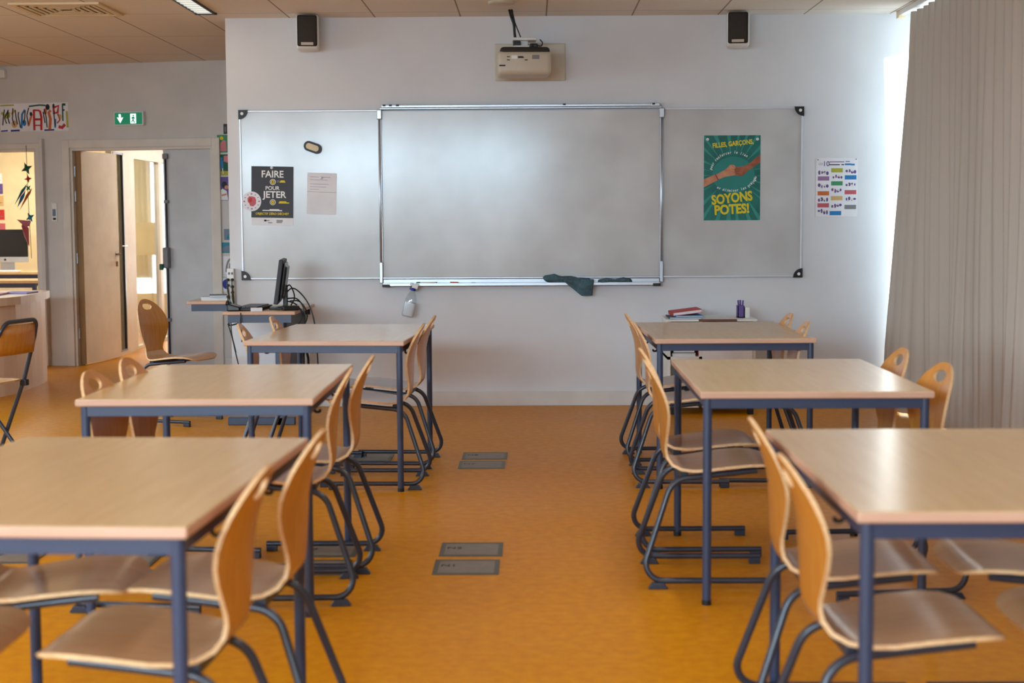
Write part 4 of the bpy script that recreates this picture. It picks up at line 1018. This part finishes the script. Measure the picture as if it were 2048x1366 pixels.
# socket column at the wall's left edge
t = thing('socket_column', 'white socket column with black plugs on the left edge of the whiteboard wall', 'socket', (-2.15, WY, 0))
obj('trunking', B(-.03, .02, -.05, 0, .72, 1.0, .004), 'white', t)
for i, (z, x) in enumerate(((.92, -.02), (.92, .012), (.88, -.02), (.87, .012), (.83, .012), (.80, -.02))):
    p2 = obj('plug', T([(x, -.05, z), (x, -.08, z)], .011, 12), 'black', t, smooth=True)
    obj('cable', T(smoothline([(x, -.08, z), (x, -.09, z-.03), (x+.008, -.07, z-.1), (x+.01, -.06, .72)]), .004, 6), 'black', p2, smooth=True)
obj('outlet', FL([ell(-.014, .965, .008, .01, 10), ell(.008, .965, .008, .01, 10)], -.05, .002), 'grey_ink', t)
t = thing('wall_socket', 'white socket plate with a black cable low behind the teacher desk leg', 'socket', (-1.68, WY, .38))
obj('plate', boxes([(-.075, -.03, -.03, 0, -.1, .1, .004), (.03, .085, -.03, 0, -.1, .1, .004)]), 'white', t); obj('outlet', FL([ell(-.052, .05, .013, .01, 12), ell(-.052, 0.01, .01, .012, 12)], -.03, .003), 'grey', t)
obj('cable', T(smoothline([(.06, -.03, .06), (.065, -.07, .03), (.08, -.06, -.05), (.06, -.05, -.2)]), .009), 'black', t, smooth=True)
t = thing('acrylic_stand', 'clear upright sign holder at the left end of the teacher desk', 'sign holder', (-2.0, 9.80, .75))
obj('sheet', B(-.004, .06, .0, .003, 0, .2), 'clear', t); obj('foot', B(-.01, .066, -.03, .03, 0, .003), 'clear', t)

# ------------------------------------------------------------------ low bookcase behind the right far table
t = thing('low_bookcase', 'low white bookcase under the whiteboard behind the right table', 'bookcase', (1.225, 10.38, 0))
obj('carcass', boxes([(-.30, -.28, -.2, .2, .05, .64), (-.085, -.065, -.2, .2, .05, .64), (.28, .30, -.2, .2, .05, .64), (-.30, .30, -.2, .2, .05, .07), (-.30, .30, .185, .2, .05, .64), (-.30, -.065, -.2, .2, .38, .40)]), 'white', t)
obj('door_panel', B(-.064, .279, -.205, -.19, .07, .625, .003), 'paper', t)
obj('top_board', B(-.31, .31, -.21, .21, .64, .655, .003), 'white', t)
obj('front_edge_strip', B(-.09, .17, -.214, -.205, .640, .656, .002), 'brown', t)
obj('foot', boxes([(x, x+.04, y, y+.04, 0, .05) for x in (-.29, .25) for y in (-.19, .15)]), 'cap', t)
def book(label, loc, rot, sx_, sy2, sz, c_, group):
    t = thing('book', label, 'book', loc, group=group, rot=rot)
    obj('cover', boxes([(-sx_/2, sx_/2, -sy2/2, sy2/2, 0, .003), (-sx_/2, sx_/2, -sy2/2, sy2/2, sz-.003, sz), (-sx_/2, -sx_/2+.003, -sy2/2, sy2/2, 0, sz)]), c_, t)
    obj('pages', B(-sx_/2+.003, sx_/2-.004, -sy2/2+.004, sy2/2-.004, .003, sz-.003), 'paper', t)
G2 = 'books on top of the low bookcase'
book('grey book at the bottom of the pile on the low bookcase', (1.05, 10.36, .655), (0, 0, 0), .22, .28, .012, 'greyblue', G2)
book('blue book in the pile on the low bookcase', (1.07, 10.35, .667), (0, 0, .06), .19, .26, .012, 'blue', G2)
book('red book with a white label on top of the pile on the low bookcase', (1.062, 10.36, .686), (0, math.radians(-7), .03), .2, .27, .024, 'red', G2)
G3 = 'books inside the low bookcase'
book('dark green book lying inside the low bookcase', (1.04, 10.33, .424), (0, 0, 0), .15, .26, .04, 'darkgreen', G3)
book('white book under the dark green one inside the low bookcase', (1.04, 10.33, .40), (0, 0, 0), .16, .26, .022, 'paper', G3)
book('red book standing inside the low bookcase', (1.137, 10.33, .482), (0, PI/2, 0), .16, .24, .02, 'red', G3)
t = thing('pencil_box', 'purple box with pens beside a small white box on the low bookcase', 'pencil box', (1.455, 10.35, .655))
obj('box', boxes([(-.035, -.03, -.04, .04, 0, .085), (.005, .01, -.04, .04, 0, .085), (-.035, .01, -.04, -.035, 0, .085), (-.035, .01, .035, .04, 0, .085), (-.035, .01, -.04, .04, 0, .006)]), 'purple', t)
bm = bmesh.new()
for k, (x, y) in enumerate(((-.02, 0), (-.01, .02), (-.005, -.02))): tube(bm, [(x, y, .01), (x+.008*(k-1), y, .12)], .006, 8)
obj('pens', bm, 'purple', t, smooth=True)
tag(obj('white_box', B(-.016, .016, -.04, .04, 0, .072, .002), 'white', loc=(1.486, 10.35, .655)), 'small white box right of the purple pencil box on the low bookcase', 'box')

# ------------------------------------------------------------------ floor boxes
def floor_box(x, y, label, mk, group):
    t = thing('floor_box', label, 'floor box', (x, y, 0), group=group)
    obj('rim', boxes([(-.127, .127, -.122, -.1, 0, .004), (-.127, .127, .1, .122, 0, .004), (-.127, -.108, -.1, .1, 0, .004), (.108, .127, -.1, .1, 0, .004)]), 'platerim', t)
    obj('lid', B(-.108, .108, -.1, .1, 0, .0034), 'plate', t)
    o = text('lettering', mk, .05, 'dark_ink', t, 0, 0, 0)
    for v in o.data.vertices: v.co = Vector((v.co.x-.07, v.co.z+.02, .0036 - v.co.y))
    return t
G4 = 'floor socket boxes'
floor_box(-.277, 8.11, 'grey floor box near the whiteboard in the aisle, closer of the pair', 'N7', G4)
floor_box(-.27, 8.42, 'grey floor box near the whiteboard in the aisle, farther of the pair', 'N8', G4)
floor_box(-.257, 5.70, 'grey floor box in the middle of the aisle, closer of the pair', 'N1', G4)
floor_box(-.25, 6.01, 'grey floor box in the middle of the aisle, farther of the pair', 'N2', G4)
floor_box(-.92, 8.38, 'grey floor box under the left table nearest the whiteboard', 'N6', G4)
floor_box(-.84, 5.70, 'grey floor box under the left middle table, closer of the pair', 'N3', G4)
floor_box(-.84, 6.0, 'grey floor box under the left middle table, farther of the pair', 'N4', G4)
floor_box(-1.62, 5.84, 'grey floor box under the door side of the left middle table', 'N5', G4)
floor_box(-2.1, 5.9, 'grey floor box on the open floor left of the left middle table', 'N9', G4)

# ------------------------------------------------------------------ curtain and rail
t = thing('curtain', 'floor length taupe pleated curtain along the right wall', 'curtain', (0, 0, 0))
bm = bmesh.new(); grid_ = []
Y1, Y0 = 10.33, 1.2; NU, NV = 900, 26; rnd = random.Random(2)
ph = []; y = 0
L = Y1-Y0
amp = [rnd.uniform(.6, 1.25) for _ in range(120)]
for i in range(NU+1):
    d = L*i/NU                                # distance from the free edge
    cell = d/.155; k = int(cell); a = amp[k % 120]*(1-(cell-k))+amp[(k+1) % 120]*(cell-k)
    row_ = []
    for j_ in range(NV+1):
        v = j_/NV; z = .015+v*(H-.075)       # v=1 at the rail
        low = (1-v)
        wv = math.sin(2*PI*cell+.5*math.sin(cell*.7)+low*.5*math.sin(cell*.9))
        wv = math.copysign(abs(wv)**(.65+.35*low), wv)
        x = 2.575 + .026*a*wv*(1-.25*low) + low*(.022*math.sin(cell*1.9+1.3)+.018*math.sin(cell*.83+4*low))
        fe = math.exp(-d/.22)
        x -= fe*.075*low
        yy = Y1-d + fe*(-.07+.385*min(1, low/.85)) + .012*math.sin(2*PI*cell*2+1)*low
        row_.append(bm.verts.new((x, yy, z)))
    grid_.append(row_)
for a, b in zip(grid_, grid_[1:]):
    for j_ in range(NV): bm.faces.new((a[j_], b[j_], b[j_+1], a[j_+1]))
o = obj('cloth', bm, 'curtain', t, smooth=True); o.modifiers.new('s', 'SOLIDIFY').thickness = .002
# folded-back hem on the free edge
bm = bmesh.new(); g = []
for j_ in range(NV+1):
    v = j_/NV; z = .02+v*(H-.08); low = 1-v
    xe, ye = 2.575-.075*low, Y1-.07+.385*min(1, low/.85)
    g.append([bm.verts.new((xe+.085*q, ye-.012*math.sin(PI*q)-.03*q, z)) for q in (0, .33, .66, 1)])
for a, b in zip(g, g[1:]):
    for k in range(3): bm.faces.new((a[k], a[k+1], b[k+1], b[k]))
o = obj('hem', bm, 'curtain', t, smooth=True); o.modifiers.new('s', 'SOLIDIFY').thickness = .002
t = thing('curtain_rail', 'white curtain rail fixed to the ceiling along the right wall', 'curtain rail', (2.575, 0, H))
obj('track', boxes([(-.02, .02, 1.0, 10.6, -.035, 0, .003)]), 'white', t)
obj('end_stop', B(-.025, .025, 10.55, 10.62, -.05, 0, .004), 'cream', t)
